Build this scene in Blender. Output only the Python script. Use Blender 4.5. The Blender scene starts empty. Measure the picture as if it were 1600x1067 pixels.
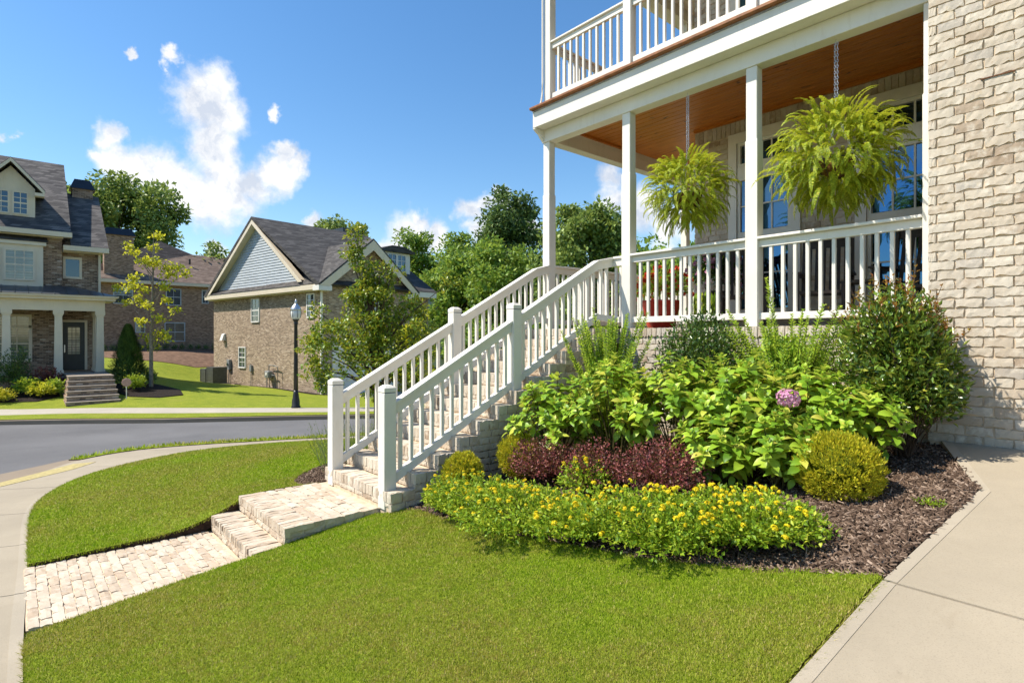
import bpy, bmesh, math, random
import numpy as np
from mathutils import Vector, Matrix
from mathutils.geometry import delaunay_2d_cdt

scene = bpy.context.scene
COL = scene.collection
R_ = math.radians
rng = np.random.default_rng(7)
random.seed(7)

# ------------------------------------------------------------------ camera
CAM_Z = 1.70
cam_d = bpy.data.cameras.new('camera')
cam_d.sensor_width = 36.0
cam_d.lens = 888.0 / 1600.0 * 36.0
cam_d.shift_y = -6.5 / 1600.0
cam_d.clip_start = 0.05
cam_d.clip_end = 3000.0
cam = bpy.data.objects.new('camera', cam_d)
COL.objects.link(cam)
cam.location = (0, 0, CAM_Z)
cam.rotation_euler = (R_(90), 0, math.pi / 2 - math.atan2(775.0, 888.0))
scene.camera = cam

# ------------------------------------------------------------------ sun and sky
SUN_TO = Vector((-0.46, -0.60, 1.0)).normalized()
sun_d = bpy.data.lights.new('sun', 'SUN')
sun_d.energy = 4.4
sun_d.angle = R_(0.55)
sun_d.color = (1.0, 0.925, 0.80)
sun = bpy.data.objects.new('sun', sun_d)
COL.objects.link(sun)
sun.rotation_euler = SUN_TO.to_track_quat('Z', 'Y').to_euler()
sun.location = (0, 0, 30)

world = bpy.data.worlds.new('World')
scene.world = world
world.use_nodes = True
SKY_STRENGTH = 0.110
scene.view_settings.view_transform = 'Standard'
scene.view_settings.look = 'None'
scene.view_settings.exposure = 0.74
scene.view_settings.gamma = 1.0
scene.cycles.max_bounces = 6
scene.cycles.diffuse_bounces = 3
scene.cycles.adaptive_threshold = 0.02
scene.cycles.transparent_max_bounces = 6
scene.cycles.diffuse_bounces = 3
scene.cycles.adaptive_threshold = 0.02
scene.cycles.use_denoising = True


def build_world():
    nt = world.node_tree
    nt.nodes.clear()
    L = nt.links.new
    out = nt.nodes.new('ShaderNodeOutputWorld')
    sky = nt.nodes.new('ShaderNodeTexSky')
    sky.sky_type = 'NISHITA'
    sky.sun_disc = False
    sky.sun_elevation = math.asin(SUN_TO.z)
    sky.sun_rotation = math.atan2(SUN_TO.x, SUN_TO.y)
    sky.air_density = 1.15
    sky.dust_density = 0.25
    sky.ozone_density = 2.6
    bg = nt.nodes.new('ShaderNodeBackground')
    bg.inputs['Strength'].default_value = SKY_STRENGTH
    tc = nt.nodes.new('ShaderNodeTexCoord')
    d = tc.outputs['Generated']

    def math_n(op, a, b=None, c=None, clamp=False):
        n = nt.nodes.new('ShaderNodeMath'); n.operation = op; n.use_clamp = clamp
        for i, x in enumerate((a, b, c)):
            if x is None: continue
            if isinstance(x, (int, float)): n.inputs[i].default_value = x
            else: L(x, n.inputs[i])
        return n.outputs[0]

    def vmath(op, a, b=None, scale=None):
        n = nt.nodes.new('ShaderNodeVectorMath'); n.operation = op
        for i, x in enumerate((a, b)):
            if x is None: continue
            if isinstance(x, (tuple, list, Vector)): n.inputs[i].default_value = x
            else: L(x, n.inputs[i])
        if scale is not None: n.inputs['Scale'].default_value = scale
        return n

    def noise(vec, scale, detail, rough=0.55):
        n = nt.nodes.new('ShaderNodeTexNoise')
        n.inputs['Scale'].default_value = scale
        n.inputs['Detail'].default_value = detail
        n.inputs['Roughness'].default_value = rough
        L(vec, n.inputs['Vector'])
        return n
    n1 = noise(d, 9.0, 6.0, 0.62)
    off = vmath('SUBTRACT', n1.outputs['Color'], (0.5, 0.5, 0.5)).outputs[0]
    off = vmath('SCALE', off, scale=0.085).outputs[0]
    n2 = noise(d, 34.0, 5.0, 0.6)
    off2 = vmath('SUBTRACT', n2.outputs['Color'], (0.5, 0.5, 0.5)).outputs[0]
    off2 = vmath('SCALE', off2, scale=0.020).outputs[0]
    p = vmath('ADD', vmath('ADD', d, off).outputs[0], off2).outputs[0]

    fw = Vector((-775.0, 0, 0)); A = math.atan2(775.0, 888.0)
    fwd = Vector((-math.cos(A), math.sin(A), 0)); rt = Vector((math.sin(A), math.cos(A), 0))

    def dr(x, y):
        return (fwd + rt * ((x - 800) / 888.0) + Vector((0, 0, (527 - y) / 888.0)))
    blobs = []
    for (x, y, r) in ((335, 135, 42), (312, 172, 52), (352, 185, 46), (330, 225, 50), (345, 268, 55), (362, 300, 60), (330, 318, 55),
                      (280, 292, 50), (235, 268, 50), (192, 256, 42), (168, 242, 26), (182, 216, 26), (432, 268, 40), (456, 262, 26),
                      (402, 288, 42), (440, 238, 20), (276, 102, 17), (266, 116, 12), (430, 170, 13), (196, 82, 11), (642, 362, 42),
                      (618, 384, 30), (684, 368, 26), (736, 336, 28), (756, 322, 24), (778, 312, 22), (746, 370, 28), (492, 354, 18),
                      (952, 312, 34), (962, 282, 30), (1004, 330, 45), (1045, 352, 42), (824, 354, 26), (345, 390, 20), (8, 214, 14), (660, 345, 25)):
        v = dr(x, y); ln = v.length
        blobs.append((v.normalized(), r / 888.0 / ln))
    rr = random.Random(4)
    for k in range(14):      # the same kind of scattered cumulus all round the horizon
        az = rr.uniform(R_(62), R_(62 + 268)); el = R_(rr.uniform(6, 34))
        ca = math.atan2(fwd.y, fwd.x) + az
        c = Vector((math.cos(ca) * math.cos(el), math.sin(ca) * math.cos(el), math.sin(el)))
        r0 = rr.uniform(0.05, 0.10)
        for j in range(2):
            c2 = (c + Vector((rr.uniform(-1, 1), rr.uniform(-1, 1), rr.uniform(-.5, .8))) * r0).normalized()
            blobs.append((c2, r0 * rr.uniform(.6, 1.1)))
    cur = None
    for c, r in blobs:
        q = vmath('DISTANCE', p, c).outputs['Value']
        m = math_n('MULTIPLY_ADD', q, -1.0 / r, 1.0)
        cur = m if cur is None else math_n('SMOOTH_MAX', cur, m, 0.25)
    n3 = noise(d, 20.0, 5.0, 0.58)
    mm = math_n('MULTIPLY_ADD', math_n('SUBTRACT', n3.outputs['Fac'], 0.5), 1.05, cur)
    ss = nt.nodes.new('ShaderNodeMapRange'); ss.interpolation_type = 'SMOOTHSTEP'
    L(mm, ss.inputs['Value']); ss.inputs['From Min'].default_value = -0.06; ss.inputs['From Max'].default_value = 0.62
    alpha = math_n('MULTIPLY', ss.outputs[0], 0.97)
    # tone inside the clouds: bright billows, blue-grey hollows
    n4 = noise(p, 16.0, 6.0, 0.6)
    tone = nt.nodes.new('ShaderNodeMapRange'); L(n4.outputs['Fac'], tone.inputs['Value'])
    tone.inputs['From Min'].default_value = 0.38; tone.inputs['From Max'].default_value = 0.56
    mixc = nt.nodes.new('ShaderNodeMix'); mixc.data_type = 'RGBA'
    L(tone.outputs[0], mixc.inputs['Factor'])
    mixc.inputs['A'].default_value = (3.8, 4.15, 4.8, 1); mixc.inputs['B'].default_value = (6.1, 6.05, 5.95, 1)
    hs = nt.nodes.new('ShaderNodeHueSaturation'); hs.inputs['Saturation'].default_value = 1.24
    hs.inputs['Value'].default_value = 1.0
    L(sky.outputs[0], hs.inputs['Color'])
    mx = nt.nodes.new('ShaderNodeMix'); mx.data_type = 'RGBA'
    L(alpha, mx.inputs['Factor']); L(hs.outputs[0], mx.inputs['A']); L(mixc.outputs['Result'], mx.inputs['B'])
    L(mx.outputs['Result'], bg.inputs['Color'])
    L(bg.outputs[0], out.inputs['Surface'])


build_world()

# ------------------------------------------------------------------ helpers: nodes and materials
MATS = {}


class NT:
    def __init__(s, name):
        s.m = bpy.data.materials.new(name); s.m.use_nodes = True
        s.t = s.m.node_tree; s.t.nodes.clear()
        s.out = s.n('ShaderNodeOutputMaterial')

    def n(s, ty, **kw):
        x = s.t.nodes.new(ty)
        for k, v in kw.items(): setattr(x, k, v)
        return x

    def l(s, a, b): s.t.links.new(a, b)

    def put(s, x, inp):
        if x is None: return
        if hasattr(x, 'links') or hasattr(x, 'is_output'): s.l(x, inp)
        else:
            if isinstance(x, (tuple, list)) and len(x) == 3 and inp.type == 'RGBA': x = (*x, 1)
            inp.default_value = x

    def math(s, op, a, b=None, c=None, clamp=False):
        x = s.n('ShaderNodeMath', operation=op, use_clamp=clamp)
        for i, v in enumerate((a, b, c)): s.put(v, x.inputs[i])
        return x.outputs[0]

    def pos(s):
        return s.n('ShaderNodeNewGeometry').outputs['Position']

    def objco(s):
        return s.n('ShaderNodeTexCoord').outputs['Object']

    def noise(s, scale, detail=3.0, rough=.55, vec=None, dist=0.0):
        x = s.n('ShaderNodeTexNoise')
        x.inputs['Scale'].default_value = scale; x.inputs['Detail'].default_value = detail
        x.inputs['Roughness'].default_value = rough; x.inputs['Distortion'].default_value = dist
        s.l(vec if vec is not None else s.pos(), x.inputs['Vector'])
        return x.outputs['Fac']

    def scale_vec(s, vec, v):
        x = s.n('ShaderNodeVectorMath', operation='MULTIPLY'); s.l(vec, x.inputs[0]); x.inputs[1].default_value = v
        return x.outputs[0]

    def remap(s, v, a, b, c=0.0, d=1.0):
        x = s.n('ShaderNodeMapRange'); s.put(v, x.inputs['Value'])
        for nme, q in (('From Min', a), ('From Max', b), ('To Min', c), ('To Max', d)): x.inputs[nme].default_value = q
        return x.outputs[0]

    def mix(s, f, a, b, blend='MIX'):
        x = s.n('ShaderNodeMix', data_type='RGBA', blend_type=blend)
        s.put(f, x.inputs['Factor']); s.put(a, x.inputs['A']); s.put(b, x.inputs['B'])
        return x.outputs['Result']

    def ramp(s, f, stops):
        x = s.n('ShaderNodeValToRGB'); s.l(f, x.inputs[0])
        e = x.color_ramp.elements
        while len(e) < len(stops): e.new(.5)
        for k, (p, c) in zip(e, stops): k.position = p; k.color = (*c, 1)
        return x.outputs[0]

    def rand(s):
        a = s.n('ShaderNodeObjectInfo').outputs['Random']; b = s.n('ShaderNodeNewGeometry').outputs['Random Per Island']
        return s.math('FRACT', s.math('ADD', a, s.math('MULTIPLY', b, 7.31)))

    def bump(s, h, strength=.3, dist=.01):
        x = s.n('ShaderNodeBump'); x.inputs['Strength'].default_value = strength; x.inputs['Distance'].default_value = dist
        s.l(h, x.inputs['Height']); return x.outputs[0]

    def principled(s, col, rough=.6, normal=None, spec=.5, metallic=0.0, ior=None, coat=None):
        x = s.n('ShaderNodeBsdfPrincipled')
        s.put(col, x.inputs['Base Color']); s.put(rough, x.inputs['Roughness'])
        x.inputs['Specular IOR Level'].default_value = spec; x.inputs['Metallic'].default_value = metallic
        if ior: x.inputs['IOR'].default_value = ior
        if coat: x.inputs['Coat Weight'].default_value = coat
        if normal is not None: s.l(normal, x.inputs['Normal'])
        return x.outputs[0]

    def done(s, sh):
        s.l(sh, s.out.inputs['Surface']); MATS[s.m.name] = s.m
        return s.m


def plain(name, col, rough=.6, var=.12, scale=3.0, spec=.4, metallic=0.0, bump=0.0, bscale=60.0, bdist=.004):
    s = NT(name)
    c2 = tuple(max(0, x * (1 - var * 1.6)) for x in col); c1 = tuple(min(1, x * (1 + var * .6)) for x in col)
    f = s.noise(scale, 4.0)
    c = s.mix(s.remap(f, .3, .7), c2, c1)
    nrm = s.bump(s.noise(bscale, 3.0), bump, bdist) if bump else None
    return s.done(s.principled(c, rough, nrm, spec, metallic))


def painted(name, col, dirt=.1):
    s = NT(name)
    big = s.noise(1.6, 5.0, .6); fine = s.noise(14, 4.0, .6, vec=s.scale_vec(s.pos(), (1, 1, .22)))
    c = s.mix(s.remap(big, .35, .75), col, tuple(x * (1 - dirt) for x in col))
    c = s.mix(s.remap(fine, .56, .8, 0, .55), c, tuple(x * q for x, q in zip(col, (.82, .79, .74))))
    r = s.remap(fine, .3, .7, .38, .6)
    return s.done(s.principled(c, r, s.bump(s.noise(70, 2.0, vec=s.scale_vec(s.pos(), (1, 1, .15))), .12, .003), .35))


def brick_piece(name, stops, patch, fleck, rough=.9):
    """colour differs from piece to piece, with pale smears and dark pits"""
    s = NT(name)
    c = s.ramp(s.rand(), stops)
    off = s.n('ShaderNodeVectorMath', operation='ADD'); s.l(s.pos(), off.inputs[0])
    p = off.outputs[0]
    c = s.mix(s.remap(s.noise(13, 5, .65, p), .5, .68, 0, .8), c, patch)
    c = s.mix(s.remap(s.noise(34, 6, .75, p), .60, .70, 0, .85), c, fleck)
    c = s.mix(s.remap(s.noise(9, 5, .7, p, .6), .60, .70, 0, .5), c, tuple(q * w for q, w in zip(patch, (.80, .70, .52))))
    c = s.mix(s.remap(s.noise(2.2, 4, .6, p), .45, .75, 0, .25), c, tuple(x * .7 for x in stops[0][1]))
    nr = s.bump(s.math('ADD', s.noise(95, 5, .75, p), s.math('MULTIPLY', s.noise(330, 2, .6, p), .7)), .5, .0028)
    return s.done(s.principled(c, rough, nr, .25))


def far_brick(name, cols, mortar, ang=0.0, w=.2, h=.068, msize=.008):
    s = NT(name)
    g = s.pos()
    mp = s.n('ShaderNodeMapping'); mp.inputs['Rotation'].default_value = (0, 0, -ang); s.l(g, mp.inputs['Vector'])
    sp = s.n('ShaderNodeSeparateXYZ'); s.l(mp.outputs[0], sp.inputs[0])
    cb = s.n('ShaderNodeCombineXYZ'); s.l(s.math('ADD', sp.outputs[0], sp.outputs[1]), cb.inputs[0]); s.l(sp.outputs[2], cb.inputs[1])
    b = s.n('ShaderNodeTexBrick'); s.l(cb.outputs[0], b.inputs['Vector'])
    b.inputs['Scale'].default_value = 1.0; b.inputs['Brick Width'].default_value = w; b.inputs['Row Height'].default_value = h
    b.inputs['Mortar Size'].default_value = msize; b.inputs['Bias'].default_value = 0
    b.inputs['Color1'].default_value = (0, 0, 0, 1); b.inputs['Color2'].default_value = (1, 1, 1, 1); b.inputs['Mortar'].default_value = (.5, .5, .5, 1)
    c = s.ramp(b.outputs['Color'], cols)
    c = s.mix(b.outputs['Fac'], c, mortar)
    c = s.mix(s.remap(s.noise(1.2, 3), .4, .8, 0, .35), c, tuple(x * .75 for x in mortar))
    nr = s.bump(s.math('SUBTRACT', 1.0, b.outputs['Fac']), .5, .008)
    return s.done(s.principled(c, .9, nr, .2))


def leafm(name, stops, rough=.45, trans=.35, spec=.35, tcol=None):
    s = NT(name)
    c = s.ramp(s.rand(), stops)
    c = s.mix(s.remap(s.noise(5, 2), .35, .7, 0, .3), c, tuple(x * .8 for x in stops[0][1]))
    a = s.principled(c, rough, None, spec)
    if trans <= 0: return s.done(a)
    t = s.n('ShaderNodeBsdfTranslucent')
    s.l(s.mix(.55, c, tcol or stops[-1][1]), t.inputs['Color'])
    m = s.n('ShaderNodeMixShader'); m.inputs[0].default_value = trans; s.l(a, m.inputs[1]); s.l(t.outputs[0], m.inputs[2])
    return s.done(m.outputs[0])


# ------------------------------------------------------------------ helpers: meshes and objects
def link(o, parent=None):
    COL.objects.link(o)
    if parent is not None:
        o.parent = parent
        if parent.type == 'EMPTY' and parent.parent is None:
            o.matrix_parent_inverse = parent.matrix_basis.inverted()
    return o


def tag(o, label=None, cat=None, group=None, kind=None):
    if label: o['label'] = label
    if cat: o['category'] = cat
    if group: o['group'] = group
    if kind: o['kind'] = kind
    return o


def empty(name, loc, label, cat, group=None):
    o = bpy.data.objects.new(name, None); o.empty_display_size = .1
    o.location = loc; COL.objects.link(o)
    return tag(o, label, cat, group)


def mesh_np(name, V, F, mat, smooth=False):
    """V (n,3); F (m,k) all faces with the same number of corners"""
    V = np.asarray(V, np.float32); F = np.asarray(F, np.int32)
    me = bpy.data.meshes.new(name)
    me.vertices.add(len(V)); me.vertices.foreach_set('co', V.ravel())
    k = F.shape[1]
    me.loops.add(F.size); me.loops.foreach_set('vertex_index', F.ravel())
    me.polygons.add(len(F)); me.polygons.foreach_set('loop_start', np.arange(0, F.size, k, dtype=np.int32))
    me.polygons.foreach_set('loop_total', np.full(len(F), k, np.int32))
    if smooth: me.polygons.foreach_set('use_smooth', np.ones(len(F), bool))
    me.update(calc_edges=True)
    me.materials.append(MATS[mat] if isinstance(mat, str) else mat)
    return me


def obj(name, me, parent=None, loc=None, rot=None, scale=None):
    o = bpy.data.objects.new(name, me)
    link(o, parent)
    if loc is not None: o.location = loc
    if rot is not None: o.rotation_euler = rot
    if scale is not None: o.scale = scale
    return o


class MB:
    def __init__(s, xf=None): s.v = []; s.f = []; s.xf = xf

    def add(s, vs, fs):
        b = len(s.v)
        s.v += [tuple(s.xf(p)) if s.xf else tuple(p) for p in vs]
        s.f += [tuple(i + b for i in f) for f in fs]
        return s

    def box(s, x0, x1, y0, y1, z0, z1, c=0.0):
        if x0 > x1: x0, x1 = x1, x0
        if y0 > y1: y0, y1 = y1, y0
        if z0 > z1: z0, z1 = z1, z0
        if c <= 0:
            return s.add([(x0, y0, z0), (x1, y0, z0), (x1, y1, z0), (x0, y1, z0), (x0, y0, z1), (x1, y0, z1), (x1, y1, z1), (x0, y1, z1)],
                         [(0, 3, 2, 1), (4, 5, 6, 7), (0, 1, 5, 4), (1, 2, 6, 5), (2, 3, 7, 6), (3, 0, 4, 7)])
        c = min(c, (x1 - x0) * .45, (y1 - y0) * .45, (z1 - z0) * .45)
        bm = bmesh.new()
        bmesh.ops.create_cube(bm, size=1.0, matrix=Matrix.Translation(((x0 + x1) / 2, (y0 + y1) / 2, (z0 + z1) / 2)) @ Matrix.Diagonal((x1 - x0, y1 - y0, z1 - z0, 1)))
        bmesh.ops.bevel(bm, geom=bm.edges[:], offset=c, segments=1, affect='EDGES')
        bm.verts.index_update()
        s.add([v.co[:] for v in bm.verts], [[v.index for v in f.verts] for f in bm.faces]); bm.free()
        return s

    def beam(s, p, q, w, h):
        """box from p to q (its centre line), w wide sideways, h tall, ends cut plumb"""
        p = Vector(p); q = Vector(q); d = (q - p); side = Vector((d.y, -d.x, 0)).normalized() * (w / 2)
        up = Vector((0, 0, h / 2))
        vs = [p - side - up, p + side - up, p + side + up, p - side + up, q - side - up, q + side - up, q + side + up, q - side + up]
        return s.add(vs, [(0, 1, 2, 3), (7, 6, 5, 4), (0, 4, 5, 1), (1, 5, 6, 2), (2, 6, 7, 3), (3, 7, 4, 0)])

    def tube(s, pts, rad, n=8, cap=True):
        pts = [Vector(p) for p in pts]
        if not isinstance(rad, (list, tuple)): rad = [rad] * len(pts)
        b = []
        for i, p in enumerate(pts):
            t = (pts[min(i + 1, len(pts) - 1)] - pts[max(i - 1, 0)]).normalized()
            a = t.cross(Vector((0, 0, 1)))
            if a.length < .05: a = t.cross(Vector((1, 0, 0)))
            a.normalize(); c = t.cross(a)
            b += [p + (a * math.cos(2 * math.pi * k / n) + c * math.sin(2 * math.pi * k / n)) * rad[i] for k in range(n)]
        fs = [(i * n + k, i * n + (k + 1) % n, (i + 1) * n + (k + 1) % n, (i + 1) * n + k) for i in range(len(pts) - 1) for k in range(n)]
        if cap: fs += [tuple(range(n))[::-1], tuple((len(pts) - 1) * n + k for k in range(n))]
        return s.add(b, fs)

    def lathe(s, c, prof, n=16):
        c = Vector(c); b = []
        for r, z in prof: b += [c + Vector((r * math.cos(2 * math.pi * k / n), r * math.sin(2 * math.pi * k / n), z)) for k in range(n)]
        fs = [(i * n + k, i * n + (k + 1) % n, (i + 1) * n + (k + 1) % n, (i + 1) * n + k) for i in range(len(prof) - 1) for k in range(n)]
        fs += [tuple(range(n))[::-1], tuple((len(prof) - 1) * n + k for k in range(n))]
        return s.add(b, fs)

    def prism(s, poly, axis_vec):
        """extrude a planar polygon (3-D points) along a vector"""
        n = len(poly); a = Vector(axis_vec)
        vs = [Vector(p) for p in poly] + [Vector(p) + a for p in poly]
        return s.add(vs, [tuple(range(n))[::-1], tuple(range(n, 2 * n))] + [(i, (i + 1) % n, n + (i + 1) % n, n + i) for i in range(n)])

    def mesh(s, name, mat, smooth=False):
        me = bpy.data.meshes.new(name); me.from_pydata([tuple(v) for v in s.v], [], s.f)
        me.materials.append(MATS[mat] if isinstance(mat, str) else mat)
        if smooth:
            for p in me.polygons: p.use_smooth = True
        bm = bmesh.new(); bm.from_mesh(me); bmesh.ops.recalc_face_normals(bm, faces=bm.faces[:]); bm.to_mesh(me); bm.free()
        return me

    def build(s, name, mat, parent=None, smooth=False):
        return obj(name, s.mesh(name, mat, smooth), parent)


def tps(pts):
    P = np.array(pts, float); n = len(P)

    def U(r2): return np.where(r2 > 1e-12, .5 * r2 * np.log(np.maximum(r2, 1e-12)), 0)
    K = U(((P[:, None, :2] - P[None, :, :2]) ** 2).sum(-1)) + np.eye(n) * 1e-3
    M = np.zeros((n + 3, n + 3)); M[:n, :n] = K; M[:n, n] = 1; M[:n, n + 1:] = P[:, :2]; M[n, :n] = 1; M[n + 1:, :n] = P[:, :2].T
    w = np.linalg.solve(M, np.concatenate([P[:, 2], np.zeros(3)]))

    def f(x, y):
        x = np.asarray(x, float); y = np.asarray(y, float)
        r2 = (x[..., None] - P[:, 0]) ** 2 + (y[..., None] - P[:, 1]) ** 2
        return U(r2) @ w[:n] + w[n] + w[n + 1] * x + w[n + 2] * y
    return f


def in_poly(px, py, poly):
    c = np.zeros(len(px), bool); n = len(poly)
    for i in range(n):
        x0, y0 = poly[i]; x1, y1 = poly[(i + 1) % n]
        m = ((y0 > py) != (y1 > py))
        with np.errstate(divide='ignore', invalid='ignore'):
            c ^= m & (px < (x1 - x0) * (py - y0) / (y1 - y0 + 1e-12) + x0)
    return c


def dense(poly, step, closed=True):
    out = []; n = len(poly)
    for i in range(n if closed else n - 1):
        a = np.array(poly[i]); b = np.array(poly[(i + 1) % n]); k = max(1, int(np.linalg.norm(b - a) / step))
        for j in range(k): out.append(tuple(a + (b - a) * j / k))
    if not closed: out.append(tuple(poly[-1]))
    return out


def smooth_line(pts, n=6):
    """Catmull-Rom through points"""
    P = [np.array(p, float) for p in pts]; P = [2 * P[0] - P[1]] + P + [2 * P[-1] - P[-2]]; out = []
    for i in range(1, len(P) - 2):
        for k in range(n):
            t = k / n
            out.append(tuple(.5 * ((2 * P[i]) + (-P[i - 1] + P[i + 1]) * t + (2 * P[i - 1] - 5 * P[i] + 4 * P[i + 1] - P[i + 2]) * t * t + (-P[i - 1] + 3 * P[i] - 3 * P[i + 1] + P[i + 2]) * t ** 3)))
    out.append(tuple(P[-2])); return out


def sheet(name, poly, zf, mat, step=.25, skirt=.15, edge=.15, parent=None, jitter=0.0):
    """a surface with an exact outline, draped on zf, with a skirt down its edge"""
    b = dense(poly, edge)
    xs = [p[0] for p in b]; ys = [p[1] for p in b]
    gx, gy = np.meshgrid(np.arange(min(xs), max(xs), step), np.arange(min(ys), max(ys), step))
    gx = gx.ravel() + step * .37; gy = gy.ravel() + step * .41
    k = in_poly(gx, gy, b); pts = b + list(zip(gx[k], gy[k]))
    n = len(b)
    vo, eo, fo = delaunay_2d_cdt([Vector(p) for p in pts], [(i, (i + 1) % n) for i in range(n)], [], 1, 1e-5)[:3]
    va = np.array([v[:] for v in vo])
    z = zf(va[:, 0], va[:, 1])
    if jitter:
        z = z + rng.normal(0, jitter, len(z))
    V = [(*v, zz) for v, zz in zip(va, z)]
    F = [tuple(f) for f in fo]
    if skirt:
        zb = zf(np.array(xs), np.array(ys)); base = len(V)
        for (x, y), q in zip(b, zb): V.append((x, y, q - .0005))
        for (x, y), q in zip(b, zb): V.append((x, y, q - skirt))
        F += [(base + i, base + (i + 1) % n, base + n + (i + 1) % n, base + n + i) for i in range(n)]
    me = bpy.data.meshes.new(name); me.from_pydata(V, [], F); me.materials.append(MATS[mat])
    if 'turf' in mat:
        me.materials.append(MATS['mulch_soil'])
        for pl in me.polygons:
            if pl.index >= len(fo): pl.material_index = 1
    bm = bmesh.new(); bm.from_mesh(me); bmesh.ops.recalc_face_normals(bm, faces=bm.faces[:])
    up = [f for f in bm.faces if abs(f.normal.z) > .5]
    if up and sum(f.normal.z for f in up) < 0: bmesh.ops.reverse_faces(bm, faces=bm.faces[:])
    bm.to_mesh(me); bm.free()
    o = obj(name, me, parent)
    return o


def leaves(P, D, U, Ln, W, fold=.25, tipdroop=0.0):
    """rhombic folded leaves. P base points, D axis, U up normal; returns V,F (two triangles each, as one island)"""
    n = len(P)
    D = D / np.linalg.norm(D, axis=1, keepdims=True)
    S = np.cross(D, U); S /= np.linalg.norm(S, axis=1, keepdims=True) + 1e-9
    Nn = np.cross(S, D)
    Ln = np.broadcast_to(Ln, n)[:, None]; W = np.broadcast_to(W, n)[:, None]
    tip = P + D * Ln - Nn * Ln * tipdroop
    mid = P + D * Ln * .45
    a = mid + S * W * .5 + Nn * W * fold; b = mid - S * W * .5 + Nn * W * fold
    V = np.stack([P, a, tip, b], 1).reshape(-1, 3)
    i = np.arange(n)[:, None] * 4
    F = np.concatenate([i + np.array([[0, 1, 2]]), i + np.array([[0, 2, 3]])], 1).reshape(-1, 3)
    return V, F


def merge(parts):
    V = []; F = []; b = 0
    for v, f in parts:
        V.append(v); F.append(f + b); b += len(v)
    return np.concatenate(V), np.concatenate(F)


def unit(n):
    v = rng.normal(size=(n, 3)); return v / np.linalg.norm(v, axis=1, keepdims=True)


def lumpy(dirs, seed, k=9, amp=.25):
    """a smooth random radius factor for a set of directions"""
    r = np.random.default_rng(seed); c = r.normal(size=(k, 3)); c /= np.linalg.norm(c, axis=1, keepdims=True)
    a = r.uniform(-.6, 1, k)
    d = dirs @ c.T
    return 1 + amp * (np.exp((d - 1) * 5) @ a)


def shell_points(n, c, rad, seed, amp=.25, inner=.45, k=9, zmin=-1.0):
    d = unit(int(n * 1.4)); d = d[d[:, 2] > zmin][:n]
    r = lumpy(d, seed, k, amp) * (inner + (1 - inner) * rng.random(len(d)) ** .5)
    return np.array(c) + d * r[:, None] * np.array(rad), d


# ------------------------------------------------------------------ materials
painted('white_paint', (.80, .765, .69), .13)
painted('cream_paint', (.70, .61, .47), .10)
painted('far_white', (.74, .72, .68), .08)
PALE = [(0, (.37, .28, .20)), (.15, (.49, .405, .31)), (.6, (.56, .485, .385)), (.85, (.61, .54, .44)), (1, (.45, .40, .34))]
brick_piece('pale_brick', PALE, (.66, .595, .495), (.27, .19, .115))
brick_piece('paver_brick', [(0, (.43, .33, .235)), (.4, (.54, .45, .345)), (.8, (.60, .52, .41)), (1, (.48, .37, .265))], (.62, .55, .455), (.28, .19, .12))
plain('mortar', (.64, .51, .365), .95, .15, 12, .1, bump=.4, bscale=90)
plain('dark_mortar', (.34, .27, .20), .95, .2, 12, .1, bump=.4, bscale=90)


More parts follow.
